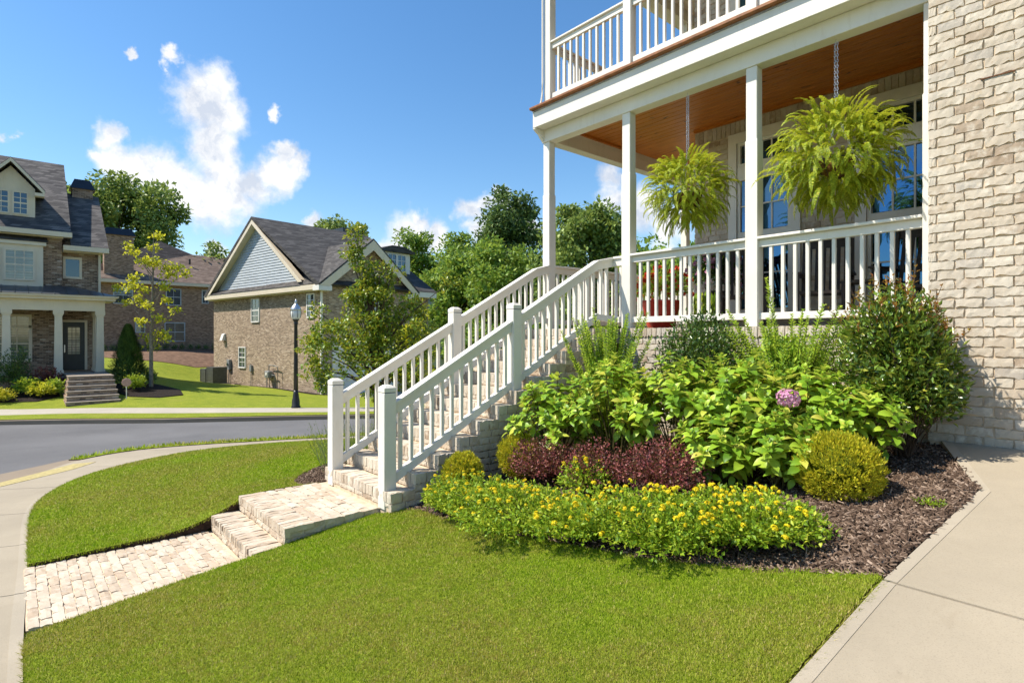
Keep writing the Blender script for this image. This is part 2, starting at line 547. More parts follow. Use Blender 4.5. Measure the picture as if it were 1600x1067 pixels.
def make_materials():
    # stained ceiling boards
    s = NT('stained_wood')
    v = s.scale_vec(s.pos(), (.9, 14, 14))
    g = s.noise(3.2, 6, .6, v, 1.2); r = s.rand()
    c = s.ramp(g, [(.25, (.27, .072, .008)), (.5, (.52, .165, .020)), (.75, (.64, .25, .04))])
    c = s.mix(s.math('MULTIPLY', r, .4), c, (.34, .11, .016))
    kn = s.noise(2.6, 2, .5, s.scale_vec(s.pos(), (1.6, 5, 5)))
    c = s.mix(s.remap(kn, .68, .74), c, (.05, .015, .005))
    s.done(s.principled(c, .38, s.bump(g, .15, .004), .45))
    plain('deck_edge', (.30, .115, .035), .45, .25, 9, .4)
    # concrete
    for nm, col in (('concrete', (.365, .312, .232)), ('far_concrete', (.44, .395, .32)), ('kerb_concrete', (.27, .215, .155)), ('trowel_edge', (.395, .342, .262))):
        s = NT(nm)
        c = s.mix(s.remap(s.noise(.9, 5, .6), .3, .75), tuple(x * 1.06 for x in col), tuple(x * .84 for x in col))
        c = s.mix(s.remap(s.noise(150, 2, .7), .52, .72, 0, .6), c, tuple(x * .62 for x in col))
        c = s.mix(s.remap(s.noise(1.7, 7, .75, dist=1.5), .495, .505, 0, .16), c, tuple(x * .8 for x in col))
        c = s.mix(s.remap(s.noise(9, 6, .7), .62, .78, 0, .4), c, tuple(x * .72 for x in col))
        c = s.mix(s.remap(s.noise(2.6, 6, .7, dist=.8), .58, .72, 0, .32), c, tuple(x * q for x, q in zip(col, (.70, .66, .60))))
        h = s.math('ADD', s.noise(260, 2, .7), s.noise(40, 3, .6, s.scale_vec(s.pos(), (1, .12, 1))))
        s.done(s.principled(c, .88, s.bump(h, .35, .003), .25))
    s = NT('asphalt')
    c = s.mix(s.remap(s.noise(.35, 4, .6), .35, .7), (.105, .103, .105), (.150, .147, .148))
    c = s.mix(s.remap(s.noise(60, 3, .8), .5, .75, 0, .6), c, (.23, .225, .22))
    c = s.mix(s.remap(s.noise(1.1, 6, .65, s.scale_vec(s.pos(), (1.0, .35, 1))), .6, .75, 0, .4), c, (.06, .06, .062))
    s.done(s.principled(c, .82, s.bump(s.noise(120, 3, .7), .5, .006), .3))
    plain('far_tread', (.30, .25, .20), .9, .2, 6, .2)
    plain('yellow_pad', (.46, .38, .17), .8, .18, 20, .2, bump=.4, bscale=80)
    # soil under the grass, patched with thatch
    s = NT('turf')
    c = s.mix(s.remap(s.noise(70, 4, .7), .35, .65), (.17, .235, .012), (.28, .345, .028))
    s.done(s.principled(c, .9, s.bump(s.noise(90, 3, .8), .9, .02), .15))
    s = NT('far_turf')
    c = s.mix(s.remap(s.noise(2.2, 5, .65), .35, .68), (.215, .265, .022), (.32, .345, .032))
    c = s.mix(s.remap(s.noise(.55, 4, .6), .56, .78, 0, .6), c, (.36, .31, .08))
    c = s.mix(s.remap(s.noise(38, 4, .75), .42, .68), c, (.12, .165, .014))
    s.done(s.principled(c, .9, s.bump(s.noise(45, 3, .8), .8, .03), .15))
    s = NT('blades')
    patch = s.math('ADD', s.remap(s.noise(.5, 3, .55), .42, .66, 0, .85), s.remap(s.noise(9, 4, .65), .46, .72, 0, .7), clamp=True)
    c1 = s.ramp(s.rand(), [(0, (.165, .265, .012)), (.35, (.265, .39, .016)), (.75, (.37, .50, .03)), (.93, (.48, .54, .07)), (1, (.66, .60, .22))])
    c2 = s.ramp(s.rand(), [(0, (.24, .25, .03)), (.5, (.39, .385, .06)), (.85, (.53, .47, .12)), (1, (.70, .56, .28))])
    c = s.mix(patch, c1, c2)
    t = s.n('ShaderNodeBsdfTranslucent'); s.l(c, t.inputs['Color'])
    m = s.n('ShaderNodeMixShader'); m.inputs[0].default_value = .38; s.l(s.principled(c, .75, None, .08), m.inputs[1]); s.l(t.outputs[0], m.inputs[2])
    s.done(m.outputs[0])
    plain('mulch_soil', (.060, .038, .026), .95, .4, 14, .1, bump=.9, bscale=40, bdist=.02)
    plain('dark_mulch_soil', (.035, .027, .023), .95, .4, 14, .1, bump=.9, bscale=30, bdist=.03)
    plain('pine_straw', (.20, .125, .085), .95, .3, 3, .1, bump=.9, bscale=30, bdist=.03)
    s = NT('bark_chip')
    c = s.ramp(s.rand(), [(0, (.045, .029, .020)), (.45, (.105, .068, .047)), (.8, (.19, .132, .095)), (1, (.36, .27, .205))])
    c = s.mix(s.remap(s.noise(60, 3, .7), .5, .7, 0, .5), c, (.05, .03, .02))
    s.done(s.principled(c, .9, None, .15))
    # glass
    for nm, col, ior in (('glass_pane', (.008, .016, .026), 3.0), ('far_glass', (.03, .045, .055), 2.0)):
        s = NT(nm); sh = s.principled(col, .03, s.bump(s.noise(1.3, 1), .03, .05), .5, 0, ior)
        sh.node.inputs['Specular Tint'].default_value = (.22, .55, 1.0, 1) if nm == 'glass_pane' else (.6, .8, 1.0, 1)
        s.done(sh)
    s = NT('blind_glass')
    sp = s.n('ShaderNodeSeparateXYZ'); s.l(s.pos(), sp.inputs[0])
    w = s.math('FRACT', s.math('MULTIPLY', sp.outputs[2], 9.0))
    c = s.mix(s.remap(w, .2, .5), (.10, .135, .12), (.22, .27, .24))
    c = s.mix(s.remap(s.noise(.9, 2), .45, .6, 0, .6), c, (.06, .08, .08))
    s.done(s.principled(c, .06, None, .5, 0, 1.9))
    # shingles
    for nm, cols in (('dark_shingle', [(0, (.042, .039, .038)), (.5, (.074, .069, .066)), (1, (.12, .112, .106))]),
                     ('slate_shingle', [(0, (.055, .050, .050)), (.5, (.115, .105, .100)), (1, (.20, .18, .165))]),
                     ('brown_shingle', [(0, (.115, .080, .062)), (.5, (.175, .125, .098)), (1, (.25, .185, .145))])):
        s = NT(nm)
        sp = s.n('ShaderNodeSeparateXYZ'); s.l(s.pos(), sp.inputs[0])
        cb = s.n('ShaderNodeCombineXYZ'); s.l(s.math('ADD', sp.outputs[0], sp.outputs[1]), cb.inputs[0]); s.l(sp.outputs[2], cb.inputs[1])
        b = s.n('ShaderNodeTexBrick'); s.l(cb.outputs[0], b.inputs['Vector'])
        b.inputs['Scale'].default_value = 1.0; b.inputs['Brick Width'].default_value = .34; b.inputs['Row Height'].default_value = .095
        b.inputs['Mortar Size'].default_value = .006; b.inputs['Color1'].default_value = (0, 0, 0, 1); b.inputs['Color2'].default_value = (1, 1, 1, 1)
        b.inputs['Mortar'].default_value = (0, 0, 0, 1)
        c = s.ramp(b.outputs['Color'], cols)
        c = s.mix(s.remap(s.noise(.8, 4), .35, .7, 0, .35), c, cols[0][1])
        s.done(s.principled(c, .85, s.bump(b.outputs['Fac'], -.6, .01), .25))
    plain('metal_roof', (.075, .085, .10), .4, .15, 2, .5, metallic=.3)
    plain('black_metal', (.016, .016, .017), .42, .2, 6, .5)
    plain('chimney_cap', (.018, .022, .034), .35, .2, 3, .5)
    plain('galvanised', (.62, .63, .64), .32, .15, 30, .5, metallic=.85)
    plain('lap_siding', (.45, .49, .52), .6, .08, 2, .3)
    plain('grey_siding', (.42, .47, .50), .6, .08, 2, .3)
    plain('dark_wood', (.035, .024, .020), .45, .3, 14, .4)
    plain('dark_door', (.045, .050, .048), .4, .1, 4, .4)
    plain('red_pot', (.50, .035, .018), .35, .15, 6, .5)
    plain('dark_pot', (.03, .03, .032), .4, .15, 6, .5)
    plain('brown_stain', (.22, .10, .06), .9, .3, 40, .1)
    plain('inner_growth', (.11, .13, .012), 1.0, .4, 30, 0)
    plain('coco_liner', (.20, .105, .035), .95, .35, 40, .1, bump=.9, bscale=120, bdist=.01)
    plain('bark', (.115, .085, .062), .9, .35, 16, .2, bump=.8, bscale=30, bdist=.02)
    plain('pale_bark', (.26, .22, .17), .9, .3, 16, .2, bump=.6, bscale=30, bdist=.02)
    plain('ac_metal', (.085, .085, .085), .5, .15, 6, .4)
    plain('meter_grey', (.22, .23, .23), .5, .2, 8, .4)
    plain('far_ground', (.12, .14, .04), .95, .3, .05, .1)
    plain('pink_sign', (.52, .30, .27), .6, .1, 20, .3)
    s = NT('lamp_glass'); s.done(s.principled((.72, .72, .68), .15, None, .5))
    far_brick('far_brick_a', [(0, (.075, .050, .038)), (.25, (.20, .125, .085)), (.6, (.29, .19, .13)), (.88, (.38, .27, .195)), (1, (.56, .46, .37))], (.38, .30, .225))
    far_brick('far_brick_b', [(0, (.12, .085, .060)), (.3, (.24, .17, .122)), (.65, (.34, .25, .18)), (.9, (.43, .33, .245)), (1, (.52, .42, .33))], (.46, .37, .275), ang=R_(8.87))
    far_brick('far_brick_c', [(0, (.13, .082, .056)), (.4, (.25, .16, .11)), (.8, (.34, .225, .16)), (1, (.42, .30, .22))], (.34, .25, .18))
    # foliage
    leafm('fern_leaf', [(0, (0.131, 0.232, 0.013)), (.3, (0.280, 0.402, 0.020)), (.7, (0.474, 0.573, 0.033)), (1, (0.700, 0.666, 0.062))], .5, .42)
    leafm('hydrangea_leaf', [(0, (0.102, 0.233, 0.018)), (.3, (0.214, 0.401, 0.027)), (.65, (0.365, 0.559, 0.042)), (.9, (0.546, 0.670, 0.068)), (1, (0.729, 0.634, 0.120))], .42, .33)
    leafm('golden_leaf', [(0, (0.216, 0.278, 0.011)), (.35, (0.405, 0.430, 0.016)), (.75, (0.632, 0.582, 0.025)), (1, (0.784, 0.632, 0.057))], .6, .3)
    leafm('plum_leaf', [(0, (0.075, 0.021, 0.025)), (.4, (0.184, 0.041, 0.044)), (.75, (0.324, 0.078, 0.077)), (.94, (0.432, 0.163, 0.121)), (1, (0.238, 0.219, 0.052))], .45, .25)
    leafm('lantana_leaf', [(0, (0.100, 0.205, 0.012)), (.4, (0.216, 0.370, 0.018)), (.75, (0.360, 0.520, 0.030)), (1, (0.594, 0.630, 0.060))], .5, .36)
    leafm('lantana_bloom', [(0, (.80, .58, .008)), (.4, (.84, .70, .010)), (.85, (.86, .78, .02)), (1, (.82, .52, .01))], .6, .25)
    leafm('privet_leaf', [(0, (0.124, 0.223, 0.028)), (.4, (0.248, 0.414, 0.040)), (.8, (0.429, 0.616, 0.054)), (1, (0.676, 0.787, 0.092))], .42, .32)
    leafm('holly_leaf', [(0, (0.027, 0.070, 0.015)), (.5, (0.065, 0.138, 0.026)), (.85, (0.138, 0.228, 0.037)), (1, (0.275, 0.360, 0.055))], .28, .15, .5)
    leafm('glossy_leaf', [(0, (0.046, 0.098, 0.017)), (.4, (0.105, 0.195, 0.026)), (.75, (0.200, 0.321, 0.036)), (.92, (0.357, 0.429, 0.050)), (1, (0.420, 0.390, 0.055))], .25, .2, .55)
    leafm('rusty_leaf', [(0, (.25, .075, .02)), (.5, (.38, .16, .03)), (1, (.30, .26, .04))], .3, .3, .5)
    leafm('pear_leaf', [(0, (.060, .125, .012)), (.4, (.135, .245, .02)), (.8, (.235, .375, .034)), (.97, (.34, .45, .05)), (1, (.60, .50, .05))], .35, .34, .4)
    leafm('lime_leaf', [(0, (0.317, 0.370, 0.022)), (.5, (0.528, 0.554, 0.033)), (1, (0.766, 0.713, 0.055))], .5, .45)
    leafm('oak_leaf', [(0, (0.072, 0.124, 0.029)), (.5, (0.163, 0.251, 0.055)), (.85, (0.287, 0.395, 0.084)), (1, (0.478, 0.575, 0.127))], .5, .28)
    leafm('woods_leaf', [(0, (0.062, 0.134, 0.020)), (.5, (0.168, 0.291, 0.040)), (.85, (0.313, 0.471, 0.060)), (1, (0.516, 0.628, 0.090))], .5, .3)
    leafm('pine_leaf', [(0, (0.045, 0.092, 0.029)), (.5, (0.101, 0.173, 0.047)), (1, (0.203, 0.293, 0.064))], .5, .25)
    leafm('conifer_leaf', [(0, (0.027, 0.063, 0.015)), (.5, (0.063, 0.128, 0.024)), (1, (0.128, 0.210, 0.038))], .55, .2)
    leafm('lavender_leaf', [(0, (.11, .16, .06)), (.5, (.20, .27, .09)), (1, (.30, .36, .13))], .6, .3)
    leafm('pink_petal', [(0, (.50, .17, .33)), (.5, (.66, .30, .48)), (1, (.80, .52, .64))], .6, .25)
    leafm('red_petal', [(0, (.55, .02, .015)), (.6, (.72, .05, .02)), (1, (.80, .14, .05))], .55, .2)
    plain('stem', (.11, .10, .035), .8, .3, 20, .2)
    plain('twig', (.095, .062, .040), .85, .3, 20, .2)


make_materials()

# ================================================================== the setting
def struct(o, kind='structure'):
    o['kind'] = kind
    return o


SLOPE = lambda x, y: .245 + .11 * y + .111 * x           # the lot between the stairs and the concrete walk
z_left = tps([(-6.53, .06, -.285), (-6.53, .8, -.268), (-6.53, 1.3, -.235), (-6.53, 1.62, -.135), (-6.53, 1.86, -.03), (-6.53, 2.7, -.01), (-9, .15, -.42),
              (-10.1, .33, -.45), (-11.2, .8, -.49), (-12, 1.5, -.52), (-12.7, 2.65, -.55), (-12.3, 5.2, -.59), (-11, 9, -.68), (-9, 13, -.72), (-7, 5, .03),
              (-7, 8, .0), (-8.6, 3.2, -.13), (-7, 13, -.2)])
z_walkside = tps([(-1.2, .03, -.30), (-1.2, -1.6, -.30), (-4.0, -1.6, -.32), (-5, .05, -.315), (-6.6, .08, -.335), (-7.5, .1, -.375), (-9.07, .15, -.435), (-10.1, .33, -.465), (-11.2, .8, -.505),
                  (-11.98, 1.48, -.535), (-12.67, 2.63, -.565), (-12.6, 4.1, -.585), (-12.28, 5.2, -.605), (-11.79, -.19, -.56), (-12.4, .28, -.58),
                  (-13.4, .86, -.61), (-13.9, 1.72, -.61), (-13.78, 2.86, -.63), (-13.46, 4.08, -.65), (-13, 5.53, -.67), (-9.5, -1.6, -.47), (-11, 9, -.70), (-9, 13, -.74)])
z_road = tps([(-13.3, -.2, -.74), (-13.9, .9, -.75), (-14.3, 3, -.76), (-13.6, 5.75, -.80), (-11.6, 10, -.87), (-23.3, -.37, -.97), (-20.5, 3.45, -.97),
              (-17.9, 7.6, -.97), (-15, 12, -1.0), (-27, -6, -.95), (-13, -6, -.66), (-11, 22, -1.1), (-8, -4, -.62)])
HW = R_(8.87)
B_R = Vector((-28.52, 11.88, 0)); B_u = Vector((-.98805, -.15413, 0)); B_v = Vector((-.15413, .98805, 0))
z_far = tps([(-23.6, -.37, -.84), (-20.5, 3.45, -.84), (-17.75, 7.55, -.84), (-15, 12, -.88), (-27.3, -.4, -.81), (-25.3, 1.6, -.81), (-20, 8, -.81), (-31, -1, -.28),
             (-31, 2.5, -.35), (-29.5, 4.6, -.48), (-28.5, 11.9, -1.25), (-41.4, 9.9, -1.22), (-35, 4.5, -.35), (-41, 3.5, .02), (-44, 7.5, -.1), (-48, 4, .38), (-50, 9, .42), (-55, 6, .6), (-55, 14, .55),
             (-33, -8, -.2), (-27, -8, -.8), (-24, 18, -1.35), (-30, 24, -1.4), (-45, 24, -1.0), (-35, 9, -.95)])


def z_base(x, y):
    r = np.sqrt(np.asarray(x) ** 2 + np.asarray(y) ** 2)
    return -1.9 + 0 * r


# one ground sheet to the horizon
_rings = [0, 6, 12, 20, 30, 42, 55, 70, 100, 160, 300, 700, 2000]
V = [(0, 0, -2.2)]; F = []
for r in _rings[1:]:
    for k in range(48):
        a = 2 * math.pi * k / 48
        V.append((r * math.cos(a), r * math.sin(a), -2.2 if r < 45 else (-2.2 + min(1, (r - 45) / 30) * 1.6)))
for i in range(len(_rings) - 1):
    for k in range(48):
        a, b = 1 + (i - 1) * 48 + k, 1 + (i - 1) * 48 + (k + 1) % 48
        c, d = 1 + i * 48 + k, 1 + i * 48 + (k + 1) % 48
        F.append((0, c, d) if i == 0 else (a, c, d, b))
me = bpy.data.meshes.new('ground'); me.from_pydata(V, [], F); me.materials.append(MATS['far_ground'])
struct(obj('ground', me))

# ---- outlines (plan coordinates)
SW_IN = smooth_line([(-1.2, .03), (-3.0, .03), (-4.9, .035), (-6.6, .085), (-7.47, .10), (-9.07, .147), (-10.1, .33), (-11.2, .80), (-11.98, 1.485), (-12.55, 2.63), (-12.62, 4.09), (-12.28, 5.22), (-11.2, 8.8), (-9.4, 13.2)], 5)
SW_OUT = smooth_line([(-1.2, -1.55), (-3.0, -1.55), (-4.9, -1.55), (-9.2, -1.5), (-11.1, -.85), (-11.79, -.19), (-12.43, .284), (-13.37, .857), (-13.78, 1.75), (-13.78, 2.86), (-13.46, 4.08), (-13.0, 5.53), (-11.9, 9.1), (-10.0, 13.6)], 5)
KERB_N = smooth_line([(-1.2, -2.3), (-3.0, -2.3), (-4.9, -2.3), (-9.5, -2.25), (-12.1, -1.2), (-13.0, -.205), (-13.4, .30), (-13.85, .86), (-14.2, 1.75), (-14.27, 2.96), (-14.0, 4.24), (-13.53, 5.75), (-12.4, 9.3), (-10.5, 13.9)], 5)
KERB_F = [(-27.6, -6.5), (-23.3, -.37), (-22.07, 1.416), (-20.47, 3.453), (-18.99, 5.758), (-17.9, 7.62), (-15.2, 12.4), (-13.0, 17)]
SWF_FR = [(-29.6, -6.6), (-25.0, -.40), (-23.6, 1.515), (-21.75, 3.67), (-19.9, 6.0), (-18.6, 7.8), (-16.0, 12.8), (-13.8, 17.4)]
SWF_BK = [(-31.6, -6.9), (-26.9, -.43), (-25.2, 1.625), (-23.2, 3.92), (-21.1, 6.36), (-19.7, 8.2), (-17.2, 13.1), (-15.0, 17.8)]

# road
struct(sheet('road', KERB_N[::-1] + [(-1.2, -7)] + [(-27.9, -7)] + KERB_F, lambda x, y: z_road(x, y), 'asphalt', 1.0, 0, .5))


def strip(name, A, Bp, zf, mat, thick=.12, parent=None, m=None):
    """a slab between two outlines with the same number of points"""
    V = []; n = len(A)
    za = zf(np.array([p[0] for p in A]), np.array([p[1] for p in A])); zb = zf(np.array([p[0] for p in Bp]), np.array([p[1] for p in Bp]))
    for p, z in zip(A, za): V += [(p[0], p[1], z), (p[0], p[1], z - thick)]
    for p, z in zip(Bp, zb): V += [(p[0], p[1], z), (p[0], p[1], z - thick)]
    F = []
    for i in range(n - 1):
        a, b, c, d = 2 * i, 2 * i + 2, 2 * n + 2 * i + 2, 2 * n + 2 * i
        F += [(a, b, c, d), (a, a + 1, b + 1, b), (d, c, c + 1, d + 1)]
    F += [(0, 2 * n, 2 * n + 1, 1), (2 * n - 2, 2 * n - 1, 4 * n - 1, 4 * n - 2)]
    mb = MB(); mb.v = V; mb.f = F
    return mb.build(name, mat, parent)


def resample(line, n):
    P = np.array(line); s = np.concatenate([[0], np.cumsum(np.linalg.norm(np.diff(P, axis=0), axis=1))])
    t = np.linspace(0, s[-1], n)
    return list(zip(np.interp(t, s, P[:, 0]), np.interp(t, s, P[:, 1])))


# near sidewalk, poured slabs with open joints
side = empty('sidewalk', (-9, .0, -.45), None, None); struct(side)
IN_R = resample(SW_IN, 121); OUT_R = resample(SW_OUT, 121)
for k in range(0, 120, 8):
    j0, j1 = k, k + 8
    A_ = [tuple(np.array(p)) for p in IN_R[j0:j1 + 1]]; B_ = [tuple(np.array(p)) for p in OUT_R[j0:j1 + 1]]
    ga = .006
    for S in (A_, B_):
        d = np.array(S[1]) - np.array(S[0]); S[0] = tuple(np.array(S[0]) + d / np.linalg.norm(d) * ga)
        d = np.array(S[-1]) - np.array(S[-2]); S[-1] = tuple(np.array(S[-1]) - d / np.linalg.norm(d) * ga)
    strip('slab', A_, B_, z_walkside, 'concrete', .12, side)
    inner = [tuple(np.array(a) + (np.array(b) - np.array(a)) * .045) for a, b in zip(A_, B_)]
    strip('trowelled_edge', A_, inner, lambda x, y: z_walkside(x, y) + .003, 'trowel_edge', .02, side)
# the yellow warning pad of the kerb ramp
pad = sheet('tactile_pad', [(-11.48, -.18), (-12.30, .74), (-12.85, 1.10), (-12.98, .78), (-12.45, .30), (-11.92, -.19)], lambda x, y: z_walkside(x, y) + .006, 'yellow_pad', .2, .01)
tag(pad, 'faded yellow warning pad set into the kerb ramp', 'tactile pad')
# kerbs and grass verges
KN = resample(KERB_N, 121)
kb = empty('kerb', (-13.5, 1, -.65), None, None); struct(kb)
for k in range(0, 120, 12):
    A_ = KN[k:k + 13]; B_ = [tuple(np.array(p) + (np.array(q) - np.array(p)) * min(1, .16 / max(.16, np.linalg.norm(np.array(q) - np.array(p))))) for p, q in zip(A_, OUT_R[k:k + 13])]
    strip('kerb_stone', A_, B_, lambda x, y: z_walkside(x, y) - .012, 'kerb_concrete', .3, kb)
VA = [tuple(np.array(p) + (np.array(q) - np.array(p)) * .15 / max(.15, np.linalg.norm(np.array(q) - np.array(p)))) for p, q in zip(KN, OUT_R)]
z_verge = lambda x, y: z_walkside(x, y) + .015
ramp_i = int(np.argmin([abs(p[0] + 13.6) + abs(p[1] - 1.0) for p in OUT_R]))
apron = VA[:ramp_i][::1] + OUT_R[:ramp_i][::-1]
struct(sheet('ramp_apron', apron, lambda x, y: z_walkside(x, y) - .006, 'kerb_concrete', .4, .1))
VERGE_N = [p for p in VA[ramp_i - 1:]] + [p for p in OUT_R[ramp_i - 1:]][::-1]
struct(sheet('verge', VERGE_N, z_verge, 'turf', .3, .1))
KF = resample(KERB_F, 60)
SF = resample(SWF_FR, 60); SB = resample(SWF_BK, 60)
kf = empty('kerb', (-20, 4, -.85), None, None); struct(kf)
KF2 = [tuple(np.array(p) + (np.array(q) - np.array(p)) * .12) for p, q in zip(KF, SF)]
for k in range(0, 59, 6):
    A_ = KF[k:k + 7]; B_ = KF2[k:k + 7]
    strip('kerb_stone', A_, B_, lambda x, y: z_far(x, y) - .01, 'kerb_concrete', .4, kf)
struct(sheet('far_verge', KF2 + SF[::-1], lambda x, y: z_far(x, y) + .01, 'far_turf', .5, .1))
fs = empty('far_sidewalk', (-22, 4, -.8), None, None); struct(fs)
for k in range(0, 59, 3):
    strip('slab', [tuple(np.array(SF[k + i])) for i in range(min(4, 60 - k))], [SB[k + i] for i in range(min(4, 60 - k))], lambda x, y: z_far(x, y) + .012, 'far_concrete', .1, fs)
FAR_LAWN = SB + [(-16, 22), (-24, 40), (-52, 34), (-58, 22), (-58, 3), (-48, -9), (-33, -9)]
struct(sheet('far_lawn', FAR_LAWN, z_far, 'far_turf', 1.0, .1, .5))

# ---- the near lot
PX0, PX1 = -6.53, -5.15           # brick path and landing, from side to side
BED_R = smooth_line([(-5.02, 2.85), (-4.70, 2.90), (-4.2, 2.86), (-3.87, 2.84), (-2.95, 2.87), (-2.2, 2.93), (-1.6, 3.05), (-.935, 3.28)], 6)
WALK_L = [(-1.02, -2.0), (-.95, 2.2), (-.913, 3.24), (-.81, 4.86), (-1.27, 6.03)]
LAWN_R = [(PX1 + .01, .045), (PX1 + .01, 2.70), (-5.02, 2.72)] + BED_R + [(-.95, 2.2), (-1.0, .06), (-4.0, .045)]
BED_RP = BED_R + [(-.81, 4.86), (-1.27, 6.06), (-1.30, 6.30), (-4.80, 6.30), (-4.88, 2.86)]
z_right = lambda x, y: SLOPE(x, y) - .02 * np.exp(-((np.asarray(x) + 5.14) / .25) ** 2)
struct(sheet('lawn', LAWN_R, z_right, 'turf', .18, .12, .08, jitter=.0006))
struct(sheet('mulch_bed', BED_RP, lambda x, y: SLOPE(x, y) - .015, 'mulch_soil', .12, .1, .08, jitter=.008))
BED_L = smooth_line([(PX0 - .01, 2.46), (-6.85, 2.50), (-7.18, 2.66), (-7.55, 3.02), (-7.8, 3.5), (-8.1, 4.4), (-9.0, 5.2), (-9.9, 6.4), (-10, 9)], 5)
LAWN_L = [(PX0 - .01, .075)] + [(PX0 - .01, 1.0), (PX0 - .01, 1.8)] + BED_L + [(-8, 13)] + IN_R[::-1]
LAWN_L = [p for p in LAWN_L if p[0] < PX0]
struct(sheet('lawn', LAWN_L, z_left, 'turf', .25, .12, .1, jitter=.0006))
BED_LP = BED_L + [(-8, 12), (-6.6, 12), (-6.53, 2.6)]
struct(sheet('mulch_bed', BED_LP, lambda x, y: z_left(x, y) - .02, 'mulch_soil', .2, .1, .1, jitter=.008))

# concrete walk beside the house
walk = empty('concrete_walk', (0, 3, .5), None, None); struct(walk)
z_walk = lambda x, y: .140 + .109 * np.asarray(y) + 0 * np.asarray(x) + .006
for nm, poly in (('a', [(-1.02, -2.0), (1.8, -2.0), (1.8, 3.22), (-.913, 3.228)]), ('b', [(-.912, 3.246), (1.8, 3.240), (1.8, 6.04), (-1.265, 6.04), (-.81, 4.86)])):
    sheet('slab', poly, z_walk, 'concrete', .4, .12, .3, walk)
    # the trowelled margin along the bed side
    ed = [(-1.02, -2.0), (-.913, 3.228), (-.855, 3.228), (-.96, -2.0)] if nm == 'a' else [(-.912, 3.246), (-.81, 4.86), (-1.265, 6.04), (-1.19, 6.04), (-.75, 4.87), (-.855, 3.246)]
    sheet('trowelled_edge', ed, lambda x, y: z_walk(x, y) + .0025, 'trowel_edge', .4, .01, .2, walk)
mb = MB(); mb.add([(-.92, 3.22, .1), (1.8, 3.214, .1), (1.8, 3.246, .1), (-.92, 3.252, .1)], [(0, 1, 2, 3)])
mb.v = [(a, b, float(z_walk(a, b)) - .014) for a, b, c in mb.v]
mb.build('joint', 'dark_mortar', walk)


# ---- grass
def grass(name, poly, zf, dens, h, label, seed, wmin=.0026, dref=2.6):
    r = np.random.default_rng(seed)
    xs = np.array([p[0] for p in poly]); ys = np.array([p[1] for p in poly])
    area = (xs.max() - xs.min()) * (ys.max() - ys.min()); n = int(area * dens)
    x = r.uniform(xs.min(), xs.max(), n); y = r.uniform(ys.min(), ys.max(), n)
    d = np.sqrt(x * x + y * y + 1.5)
    keep = r.random(n) < np.minimum(1, (dref / d) ** 1.9)
    # only where the photograph could see it: in front of the camera's side
    ang = x * -.75342 + y * .65754
    keep &= ang > -.5
    x, y, d = x[keep], y[keep], d[keep]
    k = in_poly(x, y, poly); x, y, d = x[k], y[k], d[k]
    n = len(x); z = zf(x, y)
    a = r.uniform(0, 2 * np.pi, n); lean = r.uniform(.15, .95, n); hh = h * r.uniform(.55, 1.15, n) * np.clip(d / 4, 1, 1.5)
    w = wmin * np.clip(d / dref, .8, 6) * r.uniform(.7, 1.3, n)
    dx, dy = np.cos(a), np.sin(a)
    b = r.uniform(0, 2 * np.pi, n); sx, sy = np.cos(b) * w, np.sin(b) * w
    P0 = np.stack([x - sx, y - sy, z - .006], 1); P1 = np.stack([x + sx, y + sy, z - .006], 1)
    T = np.stack([x + dx * lean * hh, y + dy * lean * hh, z + hh], 1)
    V = np.stack([P0, P1, T], 1).reshape(-1, 3); F = np.arange(3 * n).reshape(-1, 3)
    o = obj(name, mesh_np(name, V, F, 'blades'))
    tag(o, label, 'grass', None, 'stuff')
    print('grass', name, n)


grass('grass', LAWN_R, z_right, 64000, .0145, 'short mown grass covering the near lawn before the flower bed', 1)
grass('grass', LAWN_L, z_left, 52000, .0145, 'short mown grass covering the curved lawn beyond the brick path', 2)
grass('grass', VERGE_N, z_verge, 12000, .05, 'narrow strip of grass between the curving sidewalk and the road', 3)


def edge_grass(name, lines, label, seed, h=.034):
    # longer blades along the cut edges, hanging over the paving
    r = np.random.default_rng(seed); VV = []
    for pts, zf, out in lines:
        P = np.array(dense(pts, .004, False)); n = len(P)
        for rep in range(5):
            x = P[:, 0] + r.normal(0, .012, n) - out[0] * .014; y = P[:, 1] + r.normal(0, .012, n) - out[1] * .014
            z = zf(x, y) - .012 - r.random(n) * .02; hh = h * r.uniform(.5, 1.15, n)
            a = r.uniform(0, 2 * np.pi, n); w = .0028 * r.uniform(.7, 1.4, n)
            dx = out[0] * r.uniform(.1, 1.0, n) + r.normal(0, .35, n); dy = out[1] * r.uniform(.1, 1.0, n) + r.normal(0, .35, n)
            VV.append(np.stack([np.stack([x - np.cos(a) * w, y - np.sin(a) * w, z], 1), np.stack([x + np.cos(a) * w, y + np.sin(a) * w, z], 1), np.stack([x + dx * hh, y + dy * hh, z + hh], 1)], 1).reshape(-1, 3))
    V = np.concatenate(VV); o = obj(name, mesh_np(name, V, np.arange(len(V)).reshape(-1, 3), 'blades')); tag(o, label, 'grass', None, 'stuff')


edge_grass('edge_grass', [([(-.95, 1.2), (-.95, 2.2), (-.913, 3.24)], z_right, (1, 0)), ([(PX1 + .012, .05), (PX1 + .012, 2.7)], z_right, (-1, 0)), (BED_R, z_right, (0, 1)), ([(-5.1, .045), (-2.6, .045)], z_right, (0, -1))],
           'ragged longer grass along the edges of the near lawn', 21)
edge_grass('edge_grass', [([(PX0 - .012, .08), (PX0 - .012, 1.8), (PX0 - .012, 2.66)], z_left, (1, 0)), ([p for p in IN_R if p[0] < PX0 - .05 and p[1] < 5], z_left, (-.5, -.8)), (BED_L[:18], z_left, (.5, .5))],
           'ragged longer grass along the edges of the curved lawn', 22)

